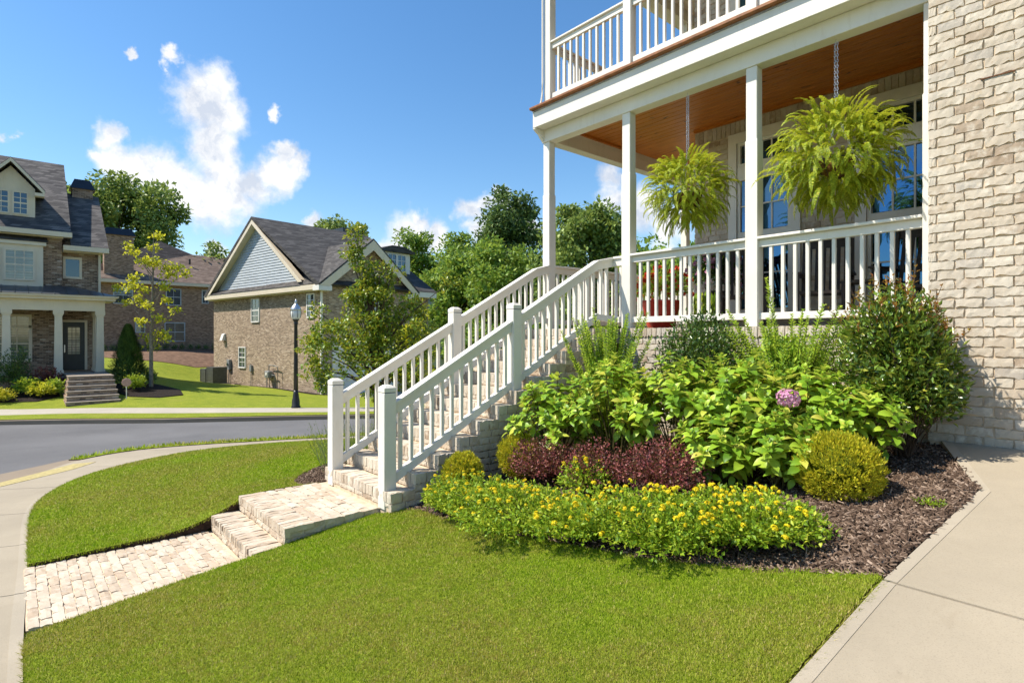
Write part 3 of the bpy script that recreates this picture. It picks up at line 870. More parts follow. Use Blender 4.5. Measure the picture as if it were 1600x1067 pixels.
# ---- bark chips
def chips(name, poly, zf, n, label, seed, lift=.0):
    r = np.random.default_rng(seed)
    xs = np.array([p[0] for p in poly]); ys = np.array([p[1] for p in poly])
    x = r.uniform(xs.min(), xs.max(), n * 3); y = r.uniform(ys.min(), ys.max(), n * 3)
    k = in_poly(x, y, poly); x, y = x[k][:n], y[k][:n]; n = len(x)
    z = zf(x, y) + r.uniform(-.004, .016, n) + lift
    a = r.uniform(0, 2 * np.pi, n); L = r.gamma(3, .0065, n) + .006; W = r.uniform(.002, .006, n); H = r.uniform(.002, .005, n)
    pit = r.normal(0, .35, n)
    D = np.stack([np.cos(a) * np.cos(pit), np.sin(a) * np.cos(pit), np.sin(pit)], 1)
    S = np.stack([-np.sin(a), np.cos(a), r.normal(0, .3, n)], 1); S /= np.linalg.norm(S, axis=1, keepdims=True)
    U = np.cross(D, S)
    C = np.stack([x, y, z], 1); V = []
    for su in (-1, 1):
        for sd, ss in ((-1, -1), (1, -.7), (1, .7), (-1, 1)):
            V.append(C + D * (L * sd)[:, None] + S * (W * ss)[:, None] + U * (H * su)[:, None])
    V = np.stack(V, 1).reshape(-1, 3)
    i = np.arange(n)[:, None] * 8
    F = np.concatenate([i + np.array([f]) for f in ((4, 5, 6, 7), (0, 1, 5, 4), (1, 2, 6, 5), (2, 3, 7, 6), (3, 0, 4, 7))], 1).reshape(-1, 4)
    o = obj(name, mesh_np(name, V, F, 'bark_chip')); tag(o, label, 'mulch', None, 'stuff')


chips('bark_mulch', [(-2.3, 2.9), (-1.5, 3.05), (-.935, 3.28), (-.81, 4.86), (-1.27, 6.03), (-2.4, 6.1)], lambda x, y: SLOPE(x, y) - .012, 26000, 'brown shredded bark mulch beside the concrete walk', 11)
chips('bark_mulch', [p for p in BED_R if p[0] < -2.1] + [(-2.2, 4.0), (-3.5, 5.6), (-4.9, 6.2), (-4.9, 2.9)], lambda x, y: SLOPE(x, y) - .012, 16000, 'brown shredded bark mulch beneath the shrubs along the stairs', 12)
chips('bark_mulch', [(PX0 - .02, 2.48), (-6.85, 2.52), (-7.15, 2.68), (-7.52, 3.04), (-7.75, 3.5), (-8.0, 4.4), (-6.6, 5.5), (-6.55, 2.9)], lambda x, y: z_left(x, y) - .012, 9000, 'brown bark mulch behind the lowest stair post', 13)

# ================================================================== bricks
def brick_mesh(name, L, H, D, seed, mat, wob=.004, nx=6, nz=2, rough=.0012):
    """one tumbled brick: its face looks to -Y, body runs back to +D; origin at the centre of its face"""
    r = np.random.default_rng(seed); V = []; F = []
    for j in range(nz + 1):
        for i in range(nx + 1):
            x = (i / nx - .5) * L; z = (j / nz - .5) * H
            e = (i in (0, nx)) + (j in (0, nz))
            y = (.0012 if e else 0) + r.normal(0, rough) + (.002 if e == 2 else 0)
            V.append((x + (r.normal(0, wob * .6) if i in (0, nx) else 0), y, z + (r.normal(0, wob * (1.2 if j == 0 else .5)) if j in (0, nz) else 0)))
    for j in range(nz):
        for i in range(nx):
            a = j * (nx + 1) + i; F.append((a, a + 1, a + nx + 2, a + nx + 1))
    per = [i for i in range(nx + 1)] + [(j + 1) * (nx + 1) - 1 for j in range(1, nz + 1)] + [nz * (nx + 1) + i for i in range(nx - 1, -1, -1)] + [j * (nx + 1) for j in range(nz - 1, 0, -1)]
    b = len(V)
    for i in per: V.append((V[i][0], D, V[i][2]))
    n = len(per)
    F += [(per[k], b + k, b + (k + 1) % n, per[(k + 1) % n]) for k in range(n)]
    me = bpy.data.meshes.new(name); me.from_pydata(V, [], F); me.materials.append(MATS[mat])
    return me


class Bricks:
    def __init__(s, L, H, D, mat, seed=1, n=6, **kw):
        s.L, s.H, s.D = L, H, D
        s.ms = [brick_mesh('brick', L, H, D, seed * 100 + k, mat, **kw) for k in range(n)]
        s.mat = mat; s.r = random.Random(seed); s.acc = []

    def put(s, loc, rot, parent, length=None, height=None):
        m = s.r.choice(s.ms)
        o = bpy.data.objects.new('brick', m); COL.objects.link(o); o.parent = parent
        j = s.r.uniform(-.003, .003)
        o.matrix_basis = Matrix.Translation(loc) @ rot.to_4x4() @ Matrix.Translation((0, j, 0)) @ Matrix.Diagonal(((length or s.L) / s.L, 1, (height or s.H) / s.H, 1))
        return o

    def put_stuff(s, loc, rot, length=None, height=None):
        s.acc.append((s.r.randrange(len(s.ms)), Matrix.Translation(loc) @ rot.to_4x4() @ Matrix.Translation((0, s.r.uniform(-.003, .003), 0)) @ Matrix.Diagonal(((length or s.L) / s.L, 1, (height or s.H) / s.H, 1))))

    def flush(s, name, parent, mat=None):
        if not s.acc: return None
        V = []; F = []
        base = []
        for m in s.ms: base.append(([v.co.copy() for v in m.vertices], [tuple(p.vertices) for p in m.polygons]))
        for k, M in s.acc:
            b = len(V); vs, fs = base[k]
            V += [(M @ v)[:] for v in vs]; F += [tuple(i + b for i in f) for f in fs]
        me = bpy.data.meshes.new(name); me.from_pydata(V, [], F); me.materials.append(MATS[mat or s.mat])
        s.acc = []
        o = obj(name, me, parent); o['kind'] = 'stuff'
        return o


FACE_FRONT = Matrix.Identity(3)                       # face to -Y
FACE_RIGHT = Matrix.Rotation(R_(90), 3, 'Z')          # face to +X
FACE_UP = Matrix.Rotation(R_(-90), 3, 'X')            # face to +Z, length along X
FACE_UP_Y = Matrix.Rotation(R_(90), 3, 'Z') @ Matrix.Rotation(R_(-90), 3, 'X')   # face up, length along Y
SOLDIER = Matrix.Rotation(R_(90), 3, 'Y')             # face to -Y, length upright


def bond(x0, x1, z0, z1, L, H, joint, first=0):
    """running bond: (centre x, centre z, length)"""
    out = []; z = z0; row = first
    while z + H <= z1 + 1e-4:
        x = x0 - (0 if row % 2 == 0 else (L + joint) * .65)
        while x < x1 - .015:
            a = max(x, x0); b = min(x + L, x1)
            if b - a > .03: out.append(((a + b) / 2, z + H / 2, b - a))
            x += L + joint
        z += H + joint; row += 1
    return out


# ================================================================== the house with the porch
FLOOR = 1.82
YC0, YC1 = 6.27, 6.40          # porch columns, front and back
YB = 8.31                      # brick wall behind the porch
CEIL = 5.04
house = empty('brick_house', (-3.2, 6.1, .6), 'pale brick house with white two-storey porch, balcony rail and hanging ferns', 'house')
pb = Bricks(.179, .0690, .07, 'pale_brick', 3, 10, wob=.0042)

# the tall brick wall at the right
wall = MB().box(-1.352, 3.2, 6.064, 6.5, .3, 8.6).build('front_wall', 'mortar', house)
for x, z, l in bond(-1.36, -.40, .80, 4.76, .179, .0690, .0135):
    pb.put((x, 6.05, z), FACE_FRONT, wall, l) if x < -.62 else pb.put_stuff((x, 6.05, z), FACE_FRONT, l)
for x, z, l in bond(-.40, 1.8, .80, 8.2, .179, .0690, .0135) + bond(-1.36, -.40, 4.78, 8.2, .179, .0690, .0135):
    pb.put_stuff((x, 6.05, z), FACE_FRONT, l)
pb.flush('upper_bricks', house)
MB().box(-1.0, -.78, 6.040, 6.055, 3.838, 3.844).build('wall_stain', 'brown_stain', house)
# side of that wall, and the body of the house behind
MB().box(-1.352, 3.2, 6.5, 14, .3, 8.6).build('house_core', 'mortar', house)
bw = MB().box(-5.0, -1.36, YB + .06, 14, .3, 8.6)
for a, b in ((-5.0, -4.41), (-3.35, -2.655), (-1.592, -1.36)): bw.box(a, b, YB + .012, YB + .06, .3, 8.6)
for a, b in ((-4.41, -3.35), (-2.655, -1.592)): bw.box(a, b, YB + .012, YB + .06, .3, 2.02).box(a, b, YB + .012, YB + .06, 4.80, 5.3).box(a, b, YB + .012, YB + .06, 7.75, 8.6)
back = bw.build('back_wall', 'mortar', house)

# brick base of the porch
base = MB().box(-4.86, -1.36, 6.215, 6.45, .1, FLOOR - .11).build('porch_base', 'mortar', house)
for x, z, l in bond(-4.87, -1.36, FLOOR - .115 - 7 * .0825, FLOOR - .11, .179, .0690, .0135):
    pb.put((x, 6.20, z), FACE_FRONT, base, l) if (x < -3.2 and z > 1.3) else pb.put_stuff((x, 6.20, z), FACE_FRONT, l)
for x, z, l in bond(-4.87, -1.36, FLOOR - .115 - 15 * .0825, FLOOR - .115 - 7 * .0825, .179, .0690, .0135): pb.put_stuff((x, 6.20, z), FACE_FRONT, l)
x = -4.86
while x < -1.38:
    pb.put_stuff((x + .034, 6.185, FLOOR - .055), FACE_FRONT, .064, .104); x += .0735
pb.flush('base_bricks', house)
MB().box(-6.47, -1.36, 6.235, YB + .01, FLOOR - .2, FLOOR - .004).box(-6.47, -4.87, 5.72 + .2, 6.235, FLOOR - .2, FLOOR - .004).build('porch_floor', 'concrete', house)
MB().box(-6.47, -5.01, YB + .01, 14, FLOOR - .2, FLOOR - .004).build('side_porch_floor', 'concrete', house)
MB().box(-6.45, -6.30, 6.2, 14, -.3, FLOOR - .2).build('side_porch_base', 'mortar', house)

# brick on the wall behind the porch, both storeys, round the window openings
WIN = [(-4.413, -3.346), (-2.656, -1.59)]
WZ0, WZ1 = 2.02, 4.80
bk = Bricks(.179, .0690, .06, 'pale_brick', 5, 8, wob=.0042)
SEG = [(-5.01, -4.42), (-3.34, -2.665), (-1.58, -1.36)]
for a, b in SEG:
    for x, z, l in bond(a, b, FLOOR, 4.80, .179, .0690, .0135): bk.put_stuff((x, YB, z), FACE_FRONT, l)
x = -5.0
while x < -1.4:
    bk.put_stuff((x + .034, YB, 4.80 + .105), SOLDIER, .205, .066); x += .0765
for a, b in SEG:
    for x, z, l in bond(a, b, CEIL + .2, 8.2, .179, .0690, .0135): bk.put_stuff((x, YB, z), FACE_FRONT, l)
sd = bond(YB, 13, FLOOR, 8.2, .179, .0690, .0135)
bk.flush('back_bricks', house)


# tall windows with transoms
def porch_window(x0, x1, z0, z1):
    w = MB().box(x0 + .10, x1 - .10, YB + .05, YB + .10, z0 + .1, z1 - .1).build('window', 'white_paint', house)
    y0, y1 = YB - .035, YB + .045
    MB().box(x0, x0 + .13, y0, y1, z0, z1).box(x1 - .13, x1, y0, y1, z0, z1).box(x0 + .13, x1 - .13, y0, y1, z1 - .15, z1).box(x0 - .02, x1 + .02, y0 - .03, y1, z0 - .05, z0).build('casing', 'white_paint', w)
    a, b = x0 + .135, x1 - .135
    zt0 = z1 - .15 - .37
    MB().box(a, b, y0 + .02, y1 + .005, zt0 - .16, zt0).build('transom_bar', 'white_paint', w)
    fr = MB(); yy0, yy1 = YB - .005, YB + .048
    for q0, q1 in ((zt0, z1 - .15), (3.24, zt0 - .16), (z0 + .05, 3.24)):
        fr.box(a, a + .045, yy0, yy1, q0, q1).box(b - .045, b, yy0, yy1, q0, q1).box(a + .045, b - .045, yy0, yy1, q1 - .045, q1).box(a + .045, b - .045, yy0, yy1, q0, q0 + .05)
    fr.build('sash', 'white_paint', w)
    a += .045; b -= .045
    for zi, (q0, q1, rows) in enumerate(((zt0 + .05, z1 - .195, 1), (3.29, zt0 - .205, 2), (z0 + .10, 3.195, 2))):
        n = 3
        for i in range(n):
            for j in range(rows):
                xa = a + (b - a) * i / n; xb = a + (b - a) * (i + 1) / n; za = q0 + (q1 - q0) * j / rows; zb = q0 + (q1 - q0) * (j + 1) / rows
                tilt = random.uniform(-.003, .003)
                MB().add([(xa + .011, YB + .024 + tilt, za + .011), (xb - .011, YB + .024, za + .011), (xb - .011, YB + .024 + tilt, zb - .011), (xa + .011, YB + .024, zb - .011)], [(0, 1, 2, 3)]).build('pane', 'glass_pane', w)
        mu = MB()
        for i in range(1, n): xm = a + (b - a) * i / n; mu.box(xm - .011, xm + .011, YB + .008, YB + .026, q0, q1)
        for j in range(1, rows): zm = q0 + (q1 - q0) * j / rows; mu.box(a, b, YB + .0105, YB + .0275, zm - .011, zm + .011)
        mu.build('muntin', 'white_paint', w)


for a, b in WIN: porch_window(a, b, WZ0, WZ1)
for a, b in WIN:          # balcony level: plain glazed doors
    w = MB().box(a, a + .13, YB - .03, YB + .04, 5.3, 7.75).box(b - .13, b, YB - .03, YB + .04, 5.3, 7.75).box(a + .13, b - .13, YB - .03, YB + .04, 7.6, 7.75).build('balcony_door', 'white_paint', house)
    MB().box(a + .13, b - .13, YB + .0, YB + .03, 5.3, 7.6).build('pane', 'glass_pane', w)

# columns
COLX = [(-6.433, -6.300), (-4.886, -4.753), (-3.129, -3.0), (-1.446, -1.362)]
for x0, x1 in COLX:
    c = MB().box(x0, x1, YC0, YC1, FLOOR, 4.756, .006).build('column', 'white_paint', house)
    MB().box(x0 - .007, x1 + .007, YC0 - .007, YC1 + .007, FLOOR + .001, 3.93, .004).build('sleeve', 'white_paint', c)
for yy in (10.15, 12.6):
    MB().box(-6.433, -6.300, yy, yy + .13, FLOOR, 4.756, .006).build('column', 'white_paint', house)
# beam, soffit, fascia, flashing, deck edge
MB().box(-6.447, -1.362, 6.253, 6.425, 4.756, 4.948, .004).build('beam', 'white_paint', house)
MB().box(-6.447, -6.275, 6.426, 13.5, 4.757, 4.949, .004).box(-6.40, -6.275, 6.426, 13.5, 4.949, CEIL + .1).build('side_beam', 'white_paint', house)
MB().box(-6.40, -1.362, 6.30, 6.42, 4.949, CEIL + .1).build('beam_board', 'white_paint', house)
MB().box(-6.43, -1.362, 6.075, 6.30, 4.950, 4.972).build('soffit', 'white_paint', house)
MB().box(-6.447, -1.362, 6.055, 6.085, 4.946, 5.185, .004).build('fascia', 'white_paint', house)
MB().box(-6.447, -6.42, 6.086, 13.5, 4.950, 5.185).build('side_fascia', 'white_paint', house)
br = MB()
prof = [(6.06, 4.945), (6.06, 4.93), (6.10, 4.90), (6.16, 4.87), (6.20, 4.82), (6.25, 4.775), (6.252, 4.945)]
br.prism([(-6.446, y, z) for y, z in prof], (.05, 0, 0)).build('bracket', 'white_paint', house)
MB().box(-6.45, -1.362, 6.045, 6.30, 5.187, 5.205).build('flashing', 'galvanised', house)
MB().box(-6.46, -1.362, 5.985, 6.12, 5.207, 5.248, .008).build('deck_edge', 'deck_edge', house)
MB().box(-6.45, -1.362, 6.12, YB, 5.187 + .02, 5.246).box(-6.45, -5.02, YB, 13.5, 5.207, 5.246).build('balcony_floor', 'deck_edge', house)
# ceiling of stained boards
ceil = MB().box(-6.27, -1.37, 6.43, YB - .01, CEIL + .02, CEIL + .06).build('porch_ceiling', 'stained_wood', house)
npl = 14; wpl = (YB - .01 - 6.43) / npl
for i in range(npl):
    y0 = 6.43 + i * wpl
    MB().box(-6.27, -1.37, y0 + .005, y0 + wpl - .005, CEIL, CEIL + .019, .004).build('plank', 'stained_wood', ceil)
MB().box(-6.274, -6.235, 6.427, YB, CEIL - .045, CEIL - .001).box(-5.0, -1.365, YB - .04, YB - .002, CEIL - .045, CEIL - .001).build('ceiling_trim', 'stained_wood', ceil)
MB().box(-6.27, -5.01, YB - .01, 13.5, CEIL, CEIL + .06).build('side_ceiling', 'stained_wood', house)
# balcony posts, upper beam and ceiling
for x0, x1 in [(-6.417, -6.284), (-4.875, -4.745), (-3.135, -3.005), (-1.44, -1.365)]:
    MB().box(x0, x1, YC0, YC1, 5.249, 8.0, .006).build('balcony_post', 'white_paint', house)
MB().box(-6.417, -6.284, 10.15, 10.28, 5.249, 8.0, .006).build('balcony_post', 'white_paint', house)
MB().box(-6.43, -1.362, 6.25, 6.42, 8.0, 8.35).box(-6.43, -6.26, 6.421, 13.5, 8.001, 8.35).build('upper_beam', 'white_paint', house)
MB().box(-6.26, -1.362, 6.42, 13.5, 8.22, 8.30).build('upper_ceiling', 'white_paint', house)
MB().box(-6.9, 3.5, 5.6, 14.2, 8.352, 8.55).build('roof_slab', 'white_paint', house)
# the curved trim beside the corner balcony post
pts = [(-6.470, 6.20, 5.249), (-6.452, 6.21, 5.33), (-6.436, 6.23, 5.42), (-6.428, 6.24, 5.52), (-6.424, 6.245, 5.7), (-6.424, 6.245, 8.0)]
MB().tube(pts, .016, 6).build('corner_trim', 'white_paint', house)


def rail_bay(name, parent, a, b, ztop, zbot, n=None, axis='x', fixed=6.335, cap=.075):
    """a straight railing between two posts: cap, top rail, bottom rail, square balusters"""
    def bx(mb, p0, p1, q0, q1, z0, z1, c=0):
        return mb.box(p0, p1, q0, q1, z0, z1, c) if axis == 'x' else mb.box(q0, q1, p0, p1, z0, z1, c)
    r = bx(MB(), a, b, fixed - cap, fixed + cap, ztop - .032, ztop, .006).build(name, 'white_paint', parent)
    bx(MB(), a, b, fixed - .028, fixed + .028, ztop - .118, ztop - .033, .004).build('top_rail', 'white_paint', r)
    bx(MB(), a, b, fixed - .032, fixed + .032, zbot, zbot + .075, .004).build('bottom_rail', 'white_paint', r)
    n = n or max(1, round(abs(b - a) / .126) - 1)
    first = None
    for i in range(n):
        c = a + (b - a) * (i + 1) / (n + 1)
        if first is None:
            me = MB().box(-.018, .018, -.018, .018, zbot + .074, ztop - .117, .003).mesh('baluster', 'white_paint')
            first = me
        o = bpy.data.objects.new('baluster', first); COL.objects.link(o); o.parent = r
        o.location = (c, fixed, 0) if axis == 'x' else (fixed, c, 0)
    return r


rail_bay('porch_railing', house, COLX[1][1] + .004, COLX[2][0] - .004, 2.830, 1.900)
rail_bay('porch_railing', house, COLX[2][1] + .004, COLX[3][0] - .004, 2.830, 1.900)
rail_bay('porch_railing', house, YC1 + .005, 10.15, 2.830, 1.900, axis='y', fixed=-6.366)
rail_bay('porch_railing', house, 10.285, 12.6, 2.830, 1.900, axis='y', fixed=-6.366)
rail_bay('balcony_railing', house, -6.284, -4.875, 6.318, 5.430, cap=.06)
rail_bay('balcony_railing', house, -4.745, -3.135, 6.318, 5.430, cap=.06)
rail_bay('balcony_railing', house, -3.005, -1.44, 6.318, 5.430, cap=.06)
rail_bay('balcony_railing', house, YC1 + .005, 10.15, 6.318, 5.430, axis='y', fixed=-6.35, cap=.06)
for o in list(bpy.data.objects):
    if o.name.startswith('balcony_railing'): pass

# ================================================================== staircase
SX0, SX1 = -6.47, -4.909
NST = 12; RISE = (FLOOR - .185) / (NST - 1); RUN = .272; SY0 = 2.73
stairs = empty('brick_staircase', (-5.7, 4.2, 0), 'pale brick staircase climbing from the path to the porch', 'staircase')
row = Bricks(.064, .098, .06, 'pale_brick', 11, 6, wob=.003, nx=2, nz=2)      # rowlock ends and tops
stt = Bricks(.182, .046, .06, 'pale_brick', 12, 6, wob=.003)
top = Bricks(.064, .215, .05, 'pale_brick', 13, 6, wob=.004, nx=2, nz=4)
sideb = Bricks(.182, .0655, .05, 'pale_brick', 14, 6, wob=.004)
for k in range(NST):
    z = .185 + k * RISE; y = SY0 + k * RUN
    y1 = y + RUN + .01 if k < NST - 1 else 6.19
    zb = -.25 if k == 0 else .0
    st = MB().box(SX0 + .015, SX1 - .015, y + .016, y1, max(-.25, z - RISE - .16), z - .012).build('step', 'mortar', stairs)
    near = k < 8
    x = SX0 + .004; i = 0
    while x < SX1 - .05:
        xc = x + .033
        f = (lambda *a: row.put(*a[:2], st, *a[2:])) if near and k % 1 == 0 and xc > -9 else (lambda *a: row.put_stuff(*a))
        # rowlock: its end shows in the riser, its edge is the tread
        f((xc, y, z - .050), FACE_FRONT, None, .098)
        top.put_stuff((xc, y + .118 + .004, z), FACE_UP)
        x += .0735; i += 1
    for xx, zz, l in bond(SX0, SX1, z - RISE + .002, z - .1005, .182, .046, .010, k % 2):
        stt.put_stuff((xx, y + .004, zz), FACE_FRONT, l)
    if k < NST - 1:
        pass
    # bricks of the open side, facing the flower bed
    zz = z - .05
    n = 0
    while zz > -.05 and n < 10:
        hgt = .098 if n == 0 else .0655
        ya, yb_ = y + .002, min(y + RUN, 6.19)
        off = .10 if n % 2 else 0
        for a_, b_ in ((ya, ya + .125 + off * .3), (ya + .135 + off * .3, yb_)):
            if b_ - a_ > .03:
                if n < 3 and k < 7: sideb.put((SX1, (a_ + b_) / 2, zz), FACE_RIGHT, st, b_ - a_, hgt)
                else: sideb.put_stuff((SX1, (a_ + b_) / 2, zz), FACE_RIGHT, b_ - a_, hgt)
        zz -= (hgt / 2 + .010 + .0655 / 2); n += 1
# FACE_UP lays the brick length on X; treads need length on Y: handled by the tread set's own proportions
for b_, nm in ((row, 'riser_bricks'), (top, 'tread_bricks'), (stt, 'lower_riser_bricks'), (sideb, 'side_bricks')): b_.flush(nm, stairs)


# ---- stair railings
def stair_railing(x0, x1, label):
    xc = (x0 + x1) / 2
    g = empty('stair_railing', (xc, 2.8, 0), label, 'railing', 'railings of the brick staircase')

    def post(y0, zb, zt):
        p = MB().box(x0, x1, y0, y0 + .133, zb, zt - .078, .004).build('newel_post', 'white_paint', g)
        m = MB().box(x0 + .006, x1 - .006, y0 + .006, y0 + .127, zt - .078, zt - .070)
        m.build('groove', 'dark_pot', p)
        c = MB()
        z1, z2, z3 = zt - .070, zt - .028, zt
        q = .0
        c.add([(x0 - q, y0 - q, z1), (x1 + q, y0 - q, z1), (x1 + q, y0 + .133 + q, z1), (x0 - q, y0 + .133 + q, z1),
               (x0 - q, y0 - q, z2), (x1 + q, y0 - q, z2), (x1 + q, y0 + .133 + q, z2), (x0 - q, y0 + .133 + q, z2),
               (x0 + .035, y0 + .035, z3), (x1 - .035, y0 + .035, z3), (x1 - .035, y0 + .098, z3), (x0 + .035, y0 + .098, z3)],
              [(0, 3, 2, 1), (0, 1, 5, 4), (1, 2, 6, 5), (2, 3, 7, 6), (3, 0, 4, 7), (4, 5, 9, 8), (5, 6, 10, 9), (6, 7, 11, 10), (7, 4, 8, 11), (8, 9, 10, 11)])
        c.build('cap', 'white_paint', p)
        MB().lathe((x0 + .02, y0 - .001, zb + .03), [(.006, -.004), (.006, .004)], 6)
        return p
    post(2.73, 0.0, 1.225)
    post(4.42, .185 + 5 * RISE, 2.108)
    zt = lambda y: 1.061 + (y - 2.89) * .5455       # top of the handrail
    zl = lambda y: .232 + (y - 2.863) * .5455       # underside of the bottom rail
    for (a, b) in ((2.864, 4.419), (4.554, 5.98)):
        up = MB().beam((xc, a, zt(a) - .014), (xc, b, zt(b) - .014), .105, .030).build('handrail', 'white_paint', g)
        MB().beam((xc, a, zt(a) - .080), (xc, b, zt(b) - .080), .060, .100).build('rail_board', 'white_paint', up)
        MB().beam((xc, a, zl(a) + .046), (xc, b, zl(b) + .046), .064, .092).build('bottom_rail', 'white_paint', up)
        n = round((b - a) / .1185) - (1 if b < 5 else 0)
        ys = [a + (b - a) * (i + .62) / (n + .2) for i in range(n)]
        me = None
        for y in ys:
            if me is None:
                h = zt(0) - .12 - (zl(0) + .07)
                mm = MB(); q = .018
                mm.add([(-q, -q, -q * .55), (q, -q, -q * .55), (q, q, q * .55), (-q, q, q * .55), (-q, -q, h - q * .55), (q, -q, h - q * .55), (q, q, h + q * .55), (-q, q, h + q * .55)],
                       [(0, 3, 2, 1), (4, 5, 6, 7), (0, 1, 5, 4), (1, 2, 6, 5), (2, 3, 7, 6), (3, 0, 4, 7)])
                me = mm.mesh('baluster', 'white_paint')
            o = bpy.data.objects.new('baluster', me); COL.objects.link(o); o.parent = up
            o.location = (xc, y, zl(y) + .07)
    return g, zt, zl


gR, zt, zl = stair_railing(-5.170, -5.037, 'white stair railing on the flower bed side of the brick stairs')
gL, _, _ = stair_railing(-6.388, -6.255, 'white stair railing on the street side of the brick stairs')
# top ends: a level return from the handrail to the porch column
for g, xc, xe, ye in ((gR, -5.1035, -4.894, 6.335), (gL, -6.3215, -6.3215, 6.262)):
    za = zt(5.98)
    ret = MB().beam((xc, 5.98, za - .014), (xc, ye, zt(6.12) - .014), .105, .030)
    if xe > xc: ret.box(xc + .05, xe, ye - .0525, ye + .0525, zt(6.12) - .0295, zt(6.12) - .0005)
    r_ = ret.build('handrail_end', 'white_paint', g)
    rb = MB().beam((xc, 5.98, za - .080), (xc, ye, zt(6.12) - .080), .060, .100)
    if xe > xc: rb.box(xc + .03, xe, ye - .03, ye + .03, zt(6.12) - .13, zt(6.12) - .031)
    rb.build('rail_board', 'white_paint', r_)
    zbt = zl(5.98)
    lb = MB().beam((xc, 5.98, zbt + .046), (xc, ye, 1.95), .064, .085)
    if xe > xc: lb.box(xc + .032, xe, ye - .032, ye + .032, 1.905, 1.985)
    lb.build('bottom_rail', 'white_paint', r_)
    for px, py in ([(xc, 6.08), (xc, 6.2), (xc + .07, ye), (xc + .15, ye)] if xe > xc else [(xc, 6.08), (xc, 6.2)]):
        MB().box(px - .018, px + .018, py - .018, py + .018, 1.95, zt(6.05) - .11).build('baluster', 'white_paint', r_)

# ================================================================== brick landing, lower step and path
lan = empty('landing_steps', (-5.84, 2.2, -.31), 'low brick landing with one step at the foot of the staircase', 'steps')
pv = Bricks(.192, .064, .05, 'paver_brick', 21, 8, wob=.004, nx=4, nz=2, rough=.003)
ro = Bricks(.064, .088, .05, 'paver_brick', 22, 6, wob=.003, nx=2, nz=2)
ls = MB().box(PX0 + .012, PX1 - .012, 1.803 + .014, 2.80, -.45, -.010).build('landing', 'mortar', lan)
lo = MB().box(PX0 + .012, PX1 - .012, 1.533 + .014, 1.815, -.5, -.165).build('lower_step', 'mortar', lan)
for (st, y, z, ln, zb) in ((ls, 1.803, 0.0, .26, -.155), (lo, 1.533, -.155, .262, -.31)):
    x = PX0 + .003
    tp = Bricks(.064, ln, .05, 'paver_brick', 23 + int(y * 10), 6, wob=.004, nx=2, nz=4, rough=.003)
    while x < PX1 - .05:
        ro.put((x + .033, y, z - .046), FACE_FRONT, st)
        tp.put((x + .033, y + .004 + ln / 2, z), FACE_UP, st)
        x += .0735
    for xx, zz, l in bond(PX0, PX1, zb + .002, z - .096, .182, .055, .010):
        pv.put((xx, y + .003, zz), FACE_FRONT, st, l, .052)
    # open side towards the lawn
    for yy0 in np.arange(y, y + (.94 if z == 0 else .25), .19):
        yb2 = min(yy0 + .182, 2.73)
        if yb2 - yy0 > .04:
            pv.put((PX1, (yy0 + yb2) / 2, z - .046), FACE_RIGHT, st, yb2 - yy0, .088)
# basket of flat pavers on the landing
for xx, yy, l in bond(PX0, PX1, 2.075, 2.725, .192, .0895, .009):
    pv.put((xx, yy, 0.0), FACE_UP, ls, l, .0895)
path = empty('brick_path', (-5.84, .8, -.31), None, None); struct(path)
bed_ = MB().box(PX0, PX1, .05, 1.54, -.45, -.321).build('mortar_bed', 'mortar', path)
for xx, yy, l in bond(PX0, PX1, .058, 1.53, .192, .064, .0085):
    o = pv.put((xx, yy, -.31 + random.uniform(-.003, .002)), FACE_UP, path, l)
for o in path.children:
    if o.name.startswith('brick'): o.matrix_parent_inverse = path.matrix_basis.inverted()

# ================================================================== plants of the bed
def ground_at(x, y): return float(SLOPE(x, y))


def stems(parent, base, tips, rad=.006, mat='stem', name='stems', sag=.0):
    mb = MB()
    for t in tips:
        b = Vector(base) + Vector((random.uniform(-.05, .05), random.uniform(-.05, .05), 0)); t = Vector(t)
        mid = (b + t) / 2 + Vector((random.uniform(-.03, .03), random.uniform(-.03, .03), .03))
        mb.tube([b, mid, t], [rad, rad * .8, rad * .45], 5, False)
    return mb.build(name, mat, parent)


def leaf_mesh_big(name, mat, seed, n=5, wid=.52, droop=.5, fold=.22):
    """one broad ovate leaf of unit length along +X, arching down towards its tip"""
    r = random.Random(seed); V = []; F = []
    for i in range(n + 1):
        t = i / n; w = wid * .5 * math.sin(math.pi * min(1, t ** .78)) ** .85 * (1 if t < .97 else .1)
        x = t * (1 - .12 * droop * t); z = .10 * math.sin(t * 2.2) - droop * .42 * t * t
        for sgn in (-1, 0, 1):
            V.append((x + r.uniform(-.01, .01), sgn * w, z + (fold * w if sgn else 0) + r.uniform(-.012, .012)))
    for i in range(n):
        for k in range(2):
            a = i * 3 + k; F.append((a, a + 3, a + 4, a + 1))
    me = bpy.data.meshes.new(name); me.from_pydata(V, [], F); me.materials.append(MATS[mat])
    for p in me.polygons: p.use_smooth = True
    return me


HYD = [leaf_mesh_big('leaf', 'hydrangea_leaf', 40 + k, droop=random.uniform(.25, .8)) for k in range(6)]
HYD_NP = [(np.array([v.co[:] for v in m.vertices]), np.array([list(p.vertices) for p in m.polygons])) for m in HYD]


